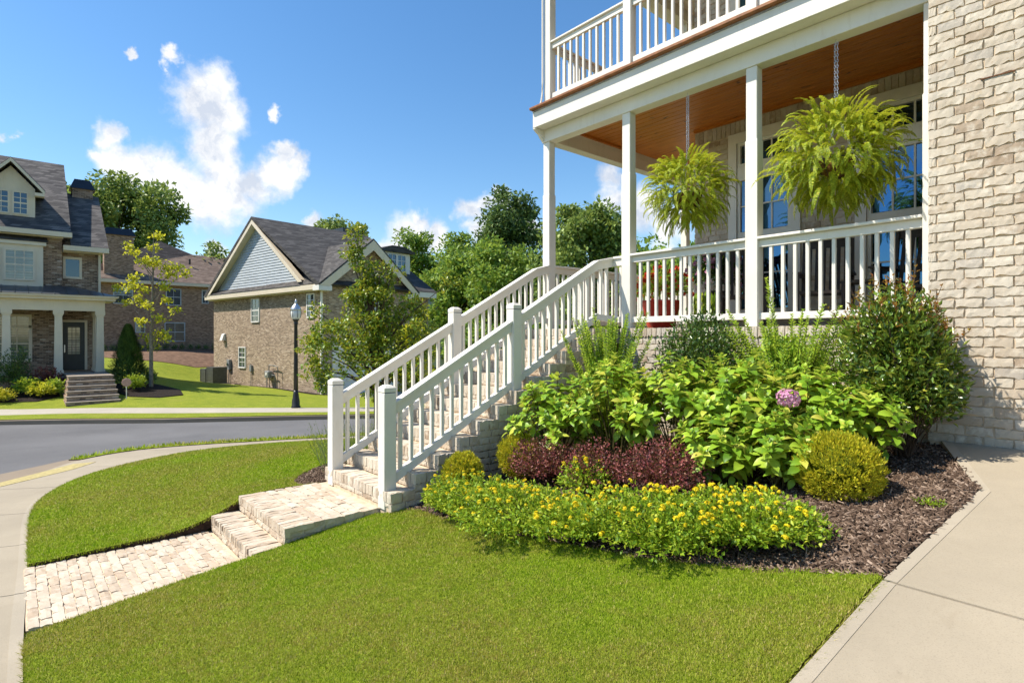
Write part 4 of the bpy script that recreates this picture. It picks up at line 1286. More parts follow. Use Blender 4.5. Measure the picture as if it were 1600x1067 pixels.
def hydrangea(x, y, h, rad, label, nst=42, singles=34, bloom=None, base=None):
    z0 = ground_at(x, y) if base is None else base
    p = empty('hydrangea', (x, y, z0), label, 'shrub', 'hydrangeas filling the middle of the bed')
    r = random.Random(int(x * 1000) + int(y * 77))
    mats = []; tips = []
    for i in range(nst):
        a = i * 2.39996 + r.uniform(-.3, .3); q = math.sqrt((i + .5) / nst); rr = rad * q * r.uniform(.85, 1.12)
        tz = z0 + h * (1 - .48 * q ** 2.2) * r.uniform(.82, 1.06)
        tip = Vector((x + math.cos(a) * rr, y + math.sin(a) * rr, tz)); tips.append(tip)
        lean = Vector((math.cos(a) * q * .8, math.sin(a) * q * .8, 1)).normalized()
        sl = r.uniform(.8, 1.15)
        for lev, (n, L, pitch, dz) in enumerate(((4, .055, 1.05, .02), (4, .09, .62, 0), (4, .122, .28, -.035), (4, .128, .05, -.095), (3, .12, -.15, -.17), (3, .11, -.25, -.25))):
            for k in range(n):
                yaw = k * 2 * math.pi / n + lev * .8 + r.uniform(-.35, .35)
                pt = pitch + r.uniform(-.25, .25)
                rot = lean.to_track_quat('Z', 'Y').to_matrix().to_4x4() @ Matrix.Rotation(yaw, 4, 'Z') @ Matrix.Rotation(-pt, 4, 'Y') @ Matrix.Rotation(r.uniform(-.3, .3), 4, 'X')
                S = L * sl * r.uniform(.8, 1.2)
                mats.append((Matrix.Translation(tip + lean * dz) @ rot @ Matrix.Diagonal((S, S, S, 1)), r.randrange(6)))
    mats.sort(key=lambda m: m[0].translation.x * -.4 + m[0].translation.y * .9 - m[0].translation.z * .7)
    for M, k in mats[:singles]:
        o = bpy.data.objects.new('leaf', HYD[k]); COL.objects.link(o); o.parent = p
        o.matrix_parent_inverse = p.matrix_basis.inverted(); o.matrix_basis = M
    parts = []
    for M, k in mats[singles:]:
        A = np.array(M); v, f = HYD_NP[k]; parts.append((v @ A[:3, :3].T + A[:3, 3], f))
    V, F = merge(parts)
    o = obj('foliage', mesh_np('foliage', V, F, 'hydrangea_leaf', True), p); o['kind'] = 'stuff'
    stems(p, (x, y, z0 - .02), [t - Vector((0, 0, .01)) for t in tips], .007)
    if bloom:
        bx, by, bz, br = bloom
        n = 190
        d = unit(n); d = d[d[:, 2] > -.75]; c = np.array((bx, by, bz)); parts = []
        for di in d:
            t1 = np.cross(di, [.3, .2, .9]); t1 /= np.linalg.norm(t1); t2 = np.cross(di, t1); a0 = rng.random() * 6
            cc = c + di * np.array((br, br, br * .86)) * rng.uniform(.86, 1.06)
            D = np.array([t1 * math.cos(a0 + k * 1.571) + t2 * math.sin(a0 + k * 1.571) + di * .25 for k in range(4)])
            parts.append(leaves(np.repeat(cc[None], 4, 0), D, np.repeat(di[None], 4, 0), .016, .016, .1))
        V, F = merge(parts)
        fl = obj('flower_head', mesh_np('flower_head', V, F, 'pink_petal'), p); fl['label'] = 'single mauve pink flower head'
        MB().tube([(x, y, z0 + .2), (bx, by, bz - br * .6)], [.006, .004], 5).build('flower_stem', 'stem', p)
    return p


hydrangea(-4.36, 4.42, 1.02, .50, 'hydrangea closest to the stairs, leafing out above the golden globe shrub')
hydrangea(-3.72, 4.66, 1.10, .54, 'hydrangea in the middle of the bed above the first plum shrub')
hydrangea(-3.06, 4.80, 1.08, .54, 'tall hydrangea in front of the dark glossy holly')
hydrangea(-2.48, 4.90, 1.03, .50, 'hydrangea below the single tall privet shoot')
hydrangea(-1.95, 5.05, .82, .42, 'hydrangea carrying the single pink flower head', bloom=(-1.96, 4.62, 1.215, .088))
hydrangea(-1.60, 5.12, .70, .36, 'low hydrangea at the end of the bed before the big glossy bush', 28)
hydrangea(-2.45, 4.42, .58, .38, 'low hydrangea behind the second plum shrub', 28)
hydrangea(-1.98, 4.52, .56, .36, 'low hydrangea just behind the largest golden globe shrub', 28)


def globe(x, y, z0, r, rz, label, n=9000):
    p = empty('globe_arborvitae', (x, y, z0), label, 'shrub', 'round golden arborvitae shrubs')
    c = np.array((x, y, z0 + rz))
    parts = []
    # many little upright fans
    m = n // 9
    d = unit(m); q = lumpy(d, int(r * 1000) + int(abs(x) * 50), 14, .07) * rng.uniform(.80, 1.0, m)
    P = c + d * q[:, None] * np.array((r, r, rz)) * .93
    for k in range(9):
        dd = d * .75 + np.array((0, 0, .75)) + rng.normal(0, .42, (m, 3))
        parts.append(leaves(P + rng.normal(0, .008, (m, 3)), dd, unit(m), rng.uniform(.020, .038, m), rng.uniform(.006, .011, m), .1))
    V, F = merge(parts)
    o = obj('foliage', mesh_np('foliage', V, F, 'golden_leaf'), p); o['kind'] = 'stuff'
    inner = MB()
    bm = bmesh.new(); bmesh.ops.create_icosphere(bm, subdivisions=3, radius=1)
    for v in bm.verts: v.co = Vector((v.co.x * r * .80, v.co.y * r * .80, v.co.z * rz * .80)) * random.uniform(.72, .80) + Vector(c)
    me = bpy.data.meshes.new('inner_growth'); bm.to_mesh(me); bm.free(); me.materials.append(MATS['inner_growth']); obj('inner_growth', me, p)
    MB().tube([(x, y, z0 - .03), (x, y, z0 + rz)], [.02, .012], 6).build('trunk', 'twig', p)


globe(-4.60, 3.36, .14, .205, .205, 'small round golden shrub nearest the foot of the stairs')
globe(-4.46, 3.99, .22, .235, .235, 'round golden shrub half hidden behind the first plum shrub')
globe(-1.55, 4.50, .47, .305, .275, 'large round golden shrub at the mulch near the concrete walk', 15000)


def fine_shrub(name, x, y, rad, h, n, leaf, mat, label, cat='shrub', group=None, z0=None, amp=.3, twigs=26, lw=.55, seed=None, inner=.35, up=.5, twigmat='twig', zmin=-.35, core=False):
    z0 = ground_at(x, y) if z0 is None else z0
    seed = seed if seed is not None else int(abs(x * 131 + y * 977))
    p = empty(name, (x, y, z0), label, cat, group)
    c = np.array((x, y, z0 + h * .46)); R3 = np.array((rad, rad, h * .56))
    # shoots from the middle outwards, leaves set along their last part
    ns = max(30, n // 16)
    tips, d = shell_points(ns, c, R3, seed, amp, .72, 11, zmin)
    tips[:, 2] = np.maximum(tips[:, 2], z0 + .02)
    ns = len(tips); parts = []; per = max(4, n // ns)
    for k in range(per):
        t = (k + .5) / per
        off = -d * (t ** 1.2) * rad * .75
        P = tips + off + rng.normal(0, leaf * .45, (ns, 3)) - np.array((0, 0, 1)) * t * h * .16
        P[:, 2] = np.maximum(P[:, 2], z0 + .012)
        D = d * .7 + np.array((0, 0, up)) + rng.normal(0, .75, (ns, 3))
        parts.append(leaves(P, D, np.array((0, 0, 1.0)) + rng.normal(0, .6, (ns, 3)), leaf * rng.uniform(.65, 1.25, ns), leaf * lw * rng.uniform(.7, 1.2, ns), .2, .15))
    V, F = merge(parts)
    o = obj('foliage', mesh_np('foliage', V, F, mat), p); o['kind'] = 'stuff'
    idx = rng.choice(ns, min(ns, twigs), replace=False)
    stems(p, (x, y, z0 - .02), [tips[i] for i in idx], .005, twigmat, 'twigs')
    return p, tips, d


fine_shrub('plum_shrub', -4.02, 3.98, .40, .46, 7000, .026, 'plum_leaf', 'dark plum red shrub between the golden globe and the lantana', group='plum red shrubs', lw=.7)
fine_shrub('plum_shrub', -2.72, 4.05, .42, .46, 7500, .026, 'plum_leaf', 'larger dark plum red shrub in front of the hydrangeas near the largest globe', group='plum red shrubs', lw=.7)
fine_shrub('plum_shrub', -3.38, 3.95, .30, .44, 3600, .026, 'plum_leaf', 'smallest plum red shrub between the two larger plum shrubs', group='plum red shrubs', lw=.7)


# yellow lantana: leafy mounds with round flower clusters
def bloom_mesh(seed):
    r = np.random.default_rng(seed); d = r.normal(size=(22, 3)); d[:, 2] = np.abs(d[:, 2]) * .9 + .12; d /= np.linalg.norm(d, axis=1, keepdims=True)
    parts = []
    for di in d:
        t1 = np.cross(di, [.3, .2, .9]); t1 /= np.linalg.norm(t1); t2 = np.cross(di, t1); c = di * np.array((.0155, .0155, .011))
        D = np.array([t1 * math.cos(k * 2.1) + t2 * math.sin(k * 2.1) + di * .3 for k in range(3)])
        parts.append(leaves(np.repeat(c[None], 3, 0), D, np.repeat(di[None], 3, 0), .0085, .009, .1))
    V, F = merge(parts)
    return mesh_np('flower', V, F, 'lantana_bloom')


BLOOMS = [bloom_mesh(60 + k) for k in range(4)]


def lantana(x, y, rad, h, nfl, n, label):
    p, tips, d = fine_shrub('lantana', x, y, rad, h, n, .035, 'lantana_leaf', label, 'flowering plant', 'yellow lantana along the lawn edge', amp=.55, lw=.6, inner=.3, up=.45, zmin=-.15, twigmat='stem')
    score = d[:, 2] * 1.2 - d[:, 1] * .5 + rng.normal(0, .5, len(d))
    for i in np.argsort(-score)[:nfl]:
        o = bpy.data.objects.new('flower', BLOOMS[rng.integers(4)]); COL.objects.link(o); o.parent = p
        o.matrix_parent_inverse = p.matrix_basis.inverted()
        o.location = tips[i] + d[i] * .012 + np.array((0, 0, .015)); s = rng.uniform(.65, 1.15); o.scale = (s, s, s)
        o.rotation_euler = (rng.normal(0, .4), rng.normal(0, .4), rng.uniform(0, 6))


lantana(-4.42, 3.04, .24, .24, 7, 3400, 'small green lantana mound beside the lowest stair post, nearly without flowers')
lantana(-3.95, 3.03, .36, .26, 37, 6500, 'yellow flowering lantana in front of the first plum shrub')
lantana(-3.32, 3.06, .45, .27, 52, 8000, 'broad yellow flowering lantana in the middle of the lawn edge')
lantana(-2.70, 3.10, .45, .29, 58, 8000, 'yellow flowering lantana in front of the second plum shrub')
lantana(-2.16, 3.16, .44, .31, 60, 8000, 'yellow flowering lantana in front of the low hydrangeas')
lantana(-1.62, 3.38, .42, .31, 66, 8000, 'last yellow flowering lantana next to the open mulch')
lantana(-3.32, 3.78, .22, .34, 14, 1500, 'thin lantana sprig growing up between the plum shrubs')


# upright privets: long shoots with paired leaves
def shoots_shrub(name, x, y, specs, mat, leaf, label, n_body=11000, body=(.46, .62), z0=None):
    z0 = ground_at(x, y) if z0 is None else z0
    p = empty(name, (x, y, z0), label, 'shrub', 'privet shrubs against the porch base')
    parts = []; mb = MB()
    for (tx, ty, tz) in specs:
        b = np.array((x + random.uniform(-.08, .08), y + random.uniform(-.05, .05), z0)); t = np.array((tx, ty, tz)); L = np.linalg.norm(t - b)
        k = np.linspace(.25, 1, int(L / .021)); bow = np.array((tx - x, ty - y, 0)) * .25
        P = b + (t - b) * k[:, None] + bow * (np.sin(k * math.pi) * -.35)[:, None]
        ax = (t - b) / L; s1 = np.cross(ax, [.2, .9, .1]); s1 /= np.linalg.norm(s1); s2 = np.cross(ax, s1)
        for sg in (-1, 1):
            ang = np.arange(len(k)) * 1.571 + rng.normal(0, .3, len(k))
            D = sg * (s1 * np.cos(ang)[:, None] + s2 * np.sin(ang)[:, None]) + ax * .75
            parts.append(leaves(P, D, np.repeat(ax[None], len(k), 0), leaf * rng.uniform(.75, 1.2, len(k)) * np.where(k > .95, .6, 1), leaf * .48, .22, .1))
        mb.tube([tuple(b), tuple(b + (t - b) * .5 + bow * -.35), tuple(t)], [.006, .0045, .002], 5, False)
    c = np.array((x, y, z0 + body[1] * .75)); tips, d = shell_points(n_body // 10, c, np.array((body[0], body[0] * .7, body[1])), int(abs(x) * 99), .35, .5, 9, -.8)
    for k in range(10):
        m = len(tips); P = tips - d * k * .018 + rng.normal(0, .03, (m, 3))
        parts.append(leaves(P, d * .5 + np.array((0, 0, .6)) + rng.normal(0, .6, (m, 3)), np.array((0, 0, 1.)) + rng.normal(0, .5, (m, 3)), leaf * rng.uniform(.7, 1.2, m), leaf * .45, .2, .1))
    V, F = merge(parts)
    o = obj('foliage', mesh_np('foliage', V, F, mat), p); o['kind'] = 'stuff'
    mb.build('shoots', 'stem', p)
    return p


def shoot_list(x, y, z0, n, h, spread, seed):
    r = random.Random(seed)
    return [(x + r.uniform(-1, 1) * spread, y + r.uniform(-.6, .35) * spread, z0 + h * r.uniform(.62, 1.0)) for _ in range(n)]


shoots_shrub('privet', -4.22, 5.18, shoot_list(-4.22, 5.18, .35, 44, 1.62, .52, 3) + [(-4.62, 5.0, 1.92), (-4.35, 5.05, 2.03), (-4.50, 5.1, 1.8)], 'privet_leaf', .056, 'light green privet with long shoots beside the top of the stairs')
shoots_shrub('privet', -2.42, 5.72, shoot_list(-2.42, 5.72, .55, 46, 1.46, .62, 5) + [(-2.56, 5.55, 2.27), (-2.20, 5.5, 1.95), (-2.9, 5.6, 1.85)], 'privet_leaf', .056, 'light green privet with one tall shoot reaching the porch rail')
fine_shrub('holly', -3.30, 5.66, .50, 1.46, 13000, .050, 'holly_leaf', 'dark glossy holly between the two light privets', z0=.50, lw=.5, amp=.45)

p_, tips_, d_ = fine_shrub('glossy_shrub', -1.42, 5.58, .47, 1.42, 12000, .066, 'glossy_leaf', 'big glossy shrub with rusty new tips against the brick wall', z0=.70, lw=.42, amp=.30, twigs=40)
m_ = (d_[:, 2] > .45) & (rng.random(len(d_)) < .3)
tt = tips_[m_]; dd_ = d_[m_]; parts = []
for k in range(6):
    n_ = len(tt); P = tt + dd_ * .02 + np.array((0, 0, .03 + .012 * k))
    parts.append(leaves(P, rng.normal(0, .7, (n_, 3)) + np.array((0, 0, .9)), np.array((0, 0, 1.)) + rng.normal(0, .6, (n_, 3)), rng.uniform(.03, .055, n_), .015, .2, .1))
sel = [(v, f) for v, f in parts]
V, F = merge(sel)
obj('young_leaves', mesh_np('young_leaves', V, F, 'rusty_leaf'), p_)['kind'] = 'stuff'
# a few long shoots rising above that shrub
sp = []; mbs = MB()
for (tx, ty, tz) in ((-1.30, 5.42, 2.26), (-1.15, 5.50, 2.10), (-1.62, 5.40, 2.14), (-.98, 5.52, 1.75), (-1.95, 5.42, 1.95), (-1.45, 5.40, 2.2)):
    b = np.array((-1.42, 5.55, 1.3)); t = np.array((tx, ty, tz)); k = np.linspace(.35, 1, 16); P = b + (t - b) * k[:, None]
    for sg in (-1, 1):
        D = sg * np.stack([np.cos(np.arange(16) * 1.6), np.sin(np.arange(16) * 1.6), np.full(16, .2 * sg)], 1) + np.array((0, 0, .5))
        sp.append(leaves(P, D, np.array((0, 0, 1.)) + rng.normal(0, .2, (16, 3)), .045, .016, .2, .1))
    mbs.tube([tuple(b), tuple(t)], [.005, .002], 5, False)
V, F = merge(sp); obj('shoot_leaves', mesh_np('shoot_leaves', V, F, 'rusty_leaf'), p_)['kind'] = 'stuff'
mbs.build('shoots', 'twig', p_)

# a small patch of weed in the mulch
fine_shrub('weed', -.98, 4.42, .09, .05, 220, .018, 'lantana_leaf', 'tiny flat green weed in the mulch at the edge of the concrete walk', 'weed', twigs=5)

# lavender behind the lowest stair post
lv = empty('lavender', (-6.95, 3.45, -.05), 'wispy grey green lavender clump behind the street side stair railing', 'plant')
parts = []
for k in range(420):
    a = rng.uniform(0, 6.28); q = rng.random() ** .5 * .35; b = np.array((-6.95 + math.cos(a) * q * 1.2, 3.55 + math.sin(a) * q * 1.8, float(z_left(-6.95, 3.5)) - .02))
    h = rng.uniform(.35, .8); D = np.array((math.cos(a) * q * .9 + rng.normal(0, .12), math.sin(a) * q * .9 + rng.normal(0, .12), 1.0))
    parts.append(leaves(b[None], D[None], unit(1), h, .008, .1))
    nb = 5
    pb_ = b + D / np.linalg.norm(D) * h * rng.uniform(.3, .95, nb)[:, None]
    parts.append(leaves(pb_, rng.normal(0, .6, (nb, 3)) + D, unit(nb), .045, .006, .1))
V, F = merge(parts); obj('stalks', mesh_np('stalks', V, F, 'lavender_leaf'), lv)['kind'] = 'stuff'


# ================================================================== hanging ferns
def frond_mesh(seed, pitch, droop, L=.62, n=26):
    r = np.random.default_rng(seed); P = [np.zeros(3)]; a = pitch; st = L / n; ang = 0
    for i in range(n):
        a -= droop / n * (0.6 + 1.2 * i / n); ang += r.normal(0, .02)
        P.append(P[-1] + st * np.array((math.cos(a) * math.cos(ang), math.cos(a) * math.sin(ang), math.sin(a))))
    P = np.array(P); parts = []
    T = np.gradient(P, axis=0); T /= np.linalg.norm(T, axis=1, keepdims=True)
    t = np.linspace(0, 1, n + 1); w = .058 * np.sin(np.pi * np.clip(t * .92 + .10, 0, 1)) ** .7
    S = np.cross(T, [0, 0, 1.0]); S /= np.linalg.norm(S, axis=1, keepdims=True) + 1e-6; U = np.cross(S, T)
    for sg in (-1, 1):
        for h in (0, .5):
            D = sg * S + T * .45 + U * r.normal(.02, .16, (n + 1, 1))
            parts.append(leaves(P + T * st * h, D, U + r.normal(0, .15, (n + 1, 3)), w * r.uniform(.8, 1.15, n + 1), .020, .1, .1))
    V, F = merge(parts)
    b = len(V); rv = np.concatenate([P + S * .0016, P - S * .0016]); V = np.concatenate([V, rv])
    i = np.arange(n)[:, None] + b
    F = np.concatenate([F, np.concatenate([i, i + 1, i + n + 1], 1), np.concatenate([i + 1, i + n + 2, i + n + 1], 1)])
    return mesh_np('frond', V, F, 'fern_leaf')


FRONDS = [frond_mesh(80 + k, pitch, droop) for k, (pitch, droop) in enumerate(((1.35, 1.3), (1.15, 1.7), (.95, 1.9), (.75, 2.1), (.55, 2.1), (.35, 2.0), (.1, 1.9), (-.2, 1.5), (.6, 1.5), (.3, 1.4), (-.55, .9), (-.95, .5)))]


def hanging_fern(x, y, z, rad, label, n=150):
    p = empty('hanging_fern', (x, y, z), label, 'hanging fern', 'ferns hanging from the porch beam')
    MB().lathe((x, y, z), [(.05, -.17), (.11, -.15), (.155, -.08), (.172, 0), (.165, .012), (.10, .02)], 20).build('basket', 'coco_liner', p, True)
    w = MB()
    for k in range(10):
        a = k * .628
        w.tube([(x + math.cos(a) * q, y + math.sin(a) * q, z + h) for q, h in ((.176, .01), (.160, -.08), (.115, -.155), (.03, -.178))], .0028, 4, False)
    w.lathe((x, y, z), [(.178, .005), (.178, .013), (.172, .013), (.172, .005)], 20)
    w.build('wire_frame', 'black_metal', p)
    ch = MB(); ztop = 4.752
    zj = z + .52
    def link_(c, rot, hh=.019, ww=.0075, r=.0026):
        pts = []
        for k in range(9):
            a = k * 2 * math.pi / 8; u = math.cos(a) * ww; v = math.sin(a) * hh
            pts.append((c[0] + (u if not rot else 0), c[1] + (u if rot else 0), c[2] + v))
        ch.tube(pts, r, 5, False)
    for dx in (-.012, .012):
        zz = ztop - .05; k = 0
        while zz > zj: link_((x + dx, y, zz), k % 2); zz -= .029; k += 1
    for a in (0.3, 2.4, 4.5):
        q0 = np.array((x, y, zj)); q1 = np.array((x + math.cos(a) * .17, y + math.sin(a) * .17, z + .01)); k = 0
        for t in np.arange(0, 1, .029 / np.linalg.norm(q1 - q0)): link_(q0 + (q1 - q0) * t, k % 2); k += 1
    ch.tube([(x, y, ztop), (x, y, ztop - .03), (x + .01, y, ztop - .045), (x, y, ztop - .055)], .0035, 5)
    ch.build('chain', 'galvanised', p)
    r = random.Random(int(x * 100)); PIT = (1.35, 1.15, .95, .75, .55, .35, .1, -.2, .6, .3, -.55, -.95)
    cz = z + .05; todo = []
    for i in range(n):
        # fronds spring from an inner ball so that the plant fills out all round
        el = math.asin(r.uniform(-1.0, 1.0)); a = r.uniform(0, 6.283)
        q = rad * r.uniform(.42, .84); fl = .86
        loc = (x + math.cos(a) * math.cos(el) * q, y + math.sin(a) * math.cos(el) * q, cz + math.sin(el) * q * fl)
        want = el * .75 + (r.uniform(.1, .8) if el > 0 else r.uniform(-.25, .55))
        k = min(range(12), key=lambda t: abs(PIT[t] - want) + r.uniform(0, .2))
        s = rad / .62 * r.uniform(.30, .50) * (1.25 if r.random() < .12 else 1)
        M = Matrix.Translation(loc) @ Matrix.Rotation(a + r.uniform(-.5, .5), 4, 'Z') @ Matrix.Rotation(r.uniform(-.15, .15), 4, 'Y') @ Matrix.Rotation(r.uniform(-.6, .6), 4, 'X') @ Matrix.Diagonal((s, s, s, 1))
        todo.append((M, k))
    todo.sort(key=lambda t: t[0].translation.y + .4 * (t[0].translation.x - x))
    for M, k in todo[:200]:
        o = bpy.data.objects.new('frond', FRONDS[k]); COL.objects.link(o); o.parent = p
        o.matrix_parent_inverse = p.matrix_basis.inverted(); o.matrix_basis = M
    parts = []
    for M, k in todo[200:]:
        A = np.array(M); m = FRONDS[k]; v = np.empty(len(m.vertices) * 3, np.float32); m.vertices.foreach_get('co', v)
        f = np.empty(len(m.loops), np.int32); m.loops.foreach_get('vertex_index', f)
        parts.append((v.reshape(-1, 3) @ A[:3, :3].T + A[:3, 3], f.reshape(-1, 3)))
    V, F = merge(parts); obj('rear_fronds', mesh_np('rear_fronds', V, F, 'fern_leaf'), p)['kind'] = 'stuff'
    return p


hanging_fern(-3.915, 6.335, 3.47, .56, 'smaller hanging fern between the second and third porch columns', 760)
hanging_fern(-2.205, 6.335, 3.50, .63, 'largest hanging fern between the third column and the brick wall', 900)


# ================================================================== things on the porch
def rocking_chair(x, y, rz, label):
    p = empty('rocking_chair', (x, y, FLOOR), label, 'chair', 'dark rocking chairs on the porch')
    c, s = math.cos(rz), math.sin(rz)
    xf = lambda q: (x + q[0] * c - q[1] * s, y + q[0] * s + q[1] * c, FLOOR + q[2])
    def part(nm, f):
        m = MB(xf); f(m); return m.build(nm, 'dark_wood', p)
    for sx in (-.27, .27):
        part('rocker', lambda m: m.tube([(sx, -.48, .075), (sx, -.25, .025), (sx, 0, .012), (sx, .28, .03), (sx, .55, .10)], .018, 6))
        part('front_leg', lambda m: m.box(sx - .02, sx + .02, -.25, -.21, .03, .64))
        part('rear_leg', lambda m: m.beam((sx, .20, .05), (sx, .36, 1.12), .036, .05) if False else m.add([(sx - .018, .18, .03), (sx + .018, .18, .03), (sx + .018, .22, .03), (sx - .018, .22, .03), (sx - .018, .36, 1.12), (sx + .018, .36, 1.12), (sx + .018, .40, 1.12), (sx - .018, .40, 1.12)], [(0, 1, 2, 3), (4, 5, 6, 7), (0, 1, 5, 4), (1, 2, 6, 5), (2, 3, 7, 6), (3, 0, 4, 7)]))
        part('armrest', lambda m: m.box(sx - .045, sx + .045, -.30, .28, .64, .665))
    part('seat', lambda m: m.box(-.26, .26, -.26, .22, .40, .435))
    part('top_slat', lambda m: m.add([(-.25, .365, 1.02), (.25, .365, 1.02), (.25, .395, 1.02), (-.25, .395, 1.02), (-.25, .38, 1.16), (.25, .38, 1.16), (.25, .41, 1.16), (-.25, .41, 1.16)], [(0, 1, 2, 3), (4, 5, 6, 7), (0, 1, 5, 4), (1, 2, 6, 5), (2, 3, 7, 6), (3, 0, 4, 7)]))
    for i in range(6):
        bx = -.2 + i * .08
        part('back_slat', lambda m: m.add([(bx - .02, .225, .44), (bx + .02, .225, .44), (bx + .02, .24, .44), (bx - .02, .24, .44), (bx - .02, .37, 1.03), (bx + .02, .37, 1.03), (bx + .02, .385, 1.03), (bx - .02, .385, 1.03)], [(0, 1, 2, 3), (4, 5, 6, 7), (0, 1, 5, 4), (1, 2, 6, 5), (2, 3, 7, 6), (3, 0, 4, 7)]))


rocking_chair(-3.72, 7.35, .5, 'dark rocking chair behind the first bay of the porch railing')
rocking_chair(-2.72, 7.45, .25, 'dark rocking chair behind the middle of the second railing bay')
rocking_chair(-1.80, 7.35, -.1, 'dark rocking chair beside the brick wall end of the porch')
tb = empty('side_table', (-2.25, 7.3, FLOOR), 'small dark side table between two porch rocking chairs', 'table')
MB().box(-2.45, -2.05, 7.15, 7.5, FLOOR + .50, FLOOR + .53).build('top', 'dark_wood', tb)
for sx in (-2.42, -2.08):
    for sy in (7.18, 7.47): MB().box(sx - .018, sx + .018, sy - .018, sy + .018, FLOOR, FLOOR + .5).build('leg', 'dark_wood', tb)

# red pot with red flowers, tall dark planter with pink flowers
rp = empty('red_planter', (-4.72, 6.95, FLOOR), 'round red pot full of red flowers by the second porch column', 'planter')
MB().lathe((-4.72, 6.95, FLOOR), [(.17, 0), (.20, .04), (.25, .28), (.275, .36), (.29, .37), (.29, .40), (.25, .40), (.22, .35)], 24).build('pot', 'red_pot', rp, True)
tips, d = shell_points(260, (-4.72, 6.95, FLOOR + .58), (.38, .38, .28), 5, .25, .6, 9, -.5)
V, F = merge([leaves(tips - d * .04 * k, d + rng.normal(0, .6, d.shape), unit(len(d)), .06, .035, .2) for k in range(5)]); obj('foliage', mesh_np('foliage', V, F, 'privet_leaf'), rp)['kind'] = 'stuff'
V, F = merge([leaves(tips[::3] + d[::3] * .03 + rng.normal(0, .01, d[::3].shape), d[::3] + rng.normal(0, .8, d[::3].shape), unit(len(d[::3])), .045, .045, .2) for k in range(7)]); obj('flowers', mesh_np('flowers', V, F, 'red_petal'), rp)['kind'] = 'stuff'
dp = empty('dark_planter', (-4.32, 7.75, FLOOR), 'tall dark planter with pink flowers and trailing green leaves at the house corner', 'planter')
MB().lathe((-4.32, 7.75, FLOOR), [(.15, 0), (.17, .02), (.22, .5), (.25, .52), (.25, .55), (.20, .55)], 4).build('pot', 'dark_pot', dp)
tips, d = shell_points(260, (-4.32, 7.75, FLOOR + .85), (.34, .34, .34), 6, .25, .6, 9, -.6)
V, F = merge([leaves(tips - d * .05 * k, d + rng.normal(0, .6, d.shape), unit(len(d)), .08, .04, .2) for k in range(5)]); obj('foliage', mesh_np('foliage', V, F, 'holly_leaf'), dp)['kind'] = 'stuff'
V, F = merge([leaves(tips[::4] + d[::4] * .04, d[::4] + rng.normal(0, .8, d[::4].shape), unit(len(d[::4])), .05, .05, .2) for k in range(6)]); obj('flowers', mesh_np('flowers', V, F, 'pink_petal'), dp)['kind'] = 'stuff'
n_ = 260; a_ = rng.uniform(3.3, 5.6, n_); P = np.stack([-4.36 + np.cos(a_) * .24, 7.72 + np.sin(a_) * .26, FLOOR + .55 - rng.random(n_) * .5], 1)
V, F = leaves(P, np.stack([np.cos(a_) * .2, np.sin(a_) * .2, np.full(n_, -1.)], 1), np.stack([np.cos(a_), np.sin(a_), 0 * a_], 1), .14, .03, .2); obj('trailing_leaves', mesh_np('trailing_leaves', V, F, 'lantana_leaf'), dp)['kind'] = 'stuff'

# ================================================================== trees
def tree(name, x, y, z0, h, trunk_r, cz, rad, clumps, rc, nleaf, leaf, mat, bark, label, seed, group=None, lw=.6, amp=.35, limbs=14, inner=.25, cat='tree', up=.35, zmin=-1.0, extra=(), taper=0.0):
    """tapered trunk with limbs to clumps of leaves; cz: height of the crown's middle above the base"""
    global rng
    r = np.random.default_rng(seed)
    p = empty(name, (x, y, z0), label, cat, group)
    c = np.array((x, y, z0 + cz)); rad = np.array(rad, float)
    d = r.normal(size=(clumps * 2, 3)); d /= np.linalg.norm(d, axis=1, keepdims=True); d = d[d[:, 2] > zmin][:clumps]
    q = lumpy(d, seed, 9, amp) * (inner + (1 - inner) * r.random(len(d)) ** .45)
    C = c + d * q[:, None] * rad
    if taper: C[:, :2] = c[:2] + (C[:, :2] - c[:2]) * (1 - taper * np.clip((C[:, 2] - c[2] + .35 * rad[2]) / rad[2], 0, 1))[:, None]
    if len(extra): C = np.concatenate([C, np.array(extra) + np.array((x, y, z0))])
    mb = MB()
    topz = z0 + cz + rad[2] * .55
    lean = r.normal(0, .03 * h, 2)
    tr = [(x, y, z0 - .1), (x + lean[0] * .2, y + lean[1] * .2, z0 + (topz - z0) * .3), (x + lean[0] * .6, y + lean[1] * .6, z0 + (topz - z0) * .65), (x + lean[0], y + lean[1], topz)]
    mb.tube(tr, [trunk_r * 1.15, trunk_r * .85, trunk_r * .5, trunk_r * .12], 8, False)
    for i in r.permutation(len(C))[:limbs]:
        t = C[i]; zb = max(z0 + cz - rad[2] * .85, z0 + (t[2] - z0) * .55); f = (zb - z0) / (topz - z0)
        b = np.array((x + lean[0] * f, y + lean[1] * f, zb)); m = (b + t) / 2 + np.array((0, 0, .06 * h * .5))
        mb.tube([tuple(b), tuple(m), tuple(t)], [trunk_r * .38, trunk_r * .24, trunk_r * .08], 6, False)
    mb.build('trunk', bark, p, True)
    m = nleaf // len(C)
    dd = r.normal(size=(len(C), m, 3)); dd /= np.linalg.norm(dd, axis=2, keepdims=True)
    rr = rc * r.uniform(.65, 1.3, (len(C), 1, 1)) * (r.random((len(C), m, 1)) ** .42)
    P = (C[:, None, :] + dd * rr * np.array((1, 1, .72))).reshape(-1, 3); D = dd.reshape(-1, 3)
    n = len(P)
    ax = D * .6 + r.normal(0, .7, (n, 3)); Un = D * .4 + np.array((0, 0, up + .4)) + r.normal(0, .55, (n, 3))
    V, F = leaves(P, ax, Un, leaf * r.uniform(.7, 1.3, n), leaf * lw * r.uniform(.8, 1.2, n), .12, .1)
    o = obj('crown', mesh_np('crown', V, F, mat), p)
    return p


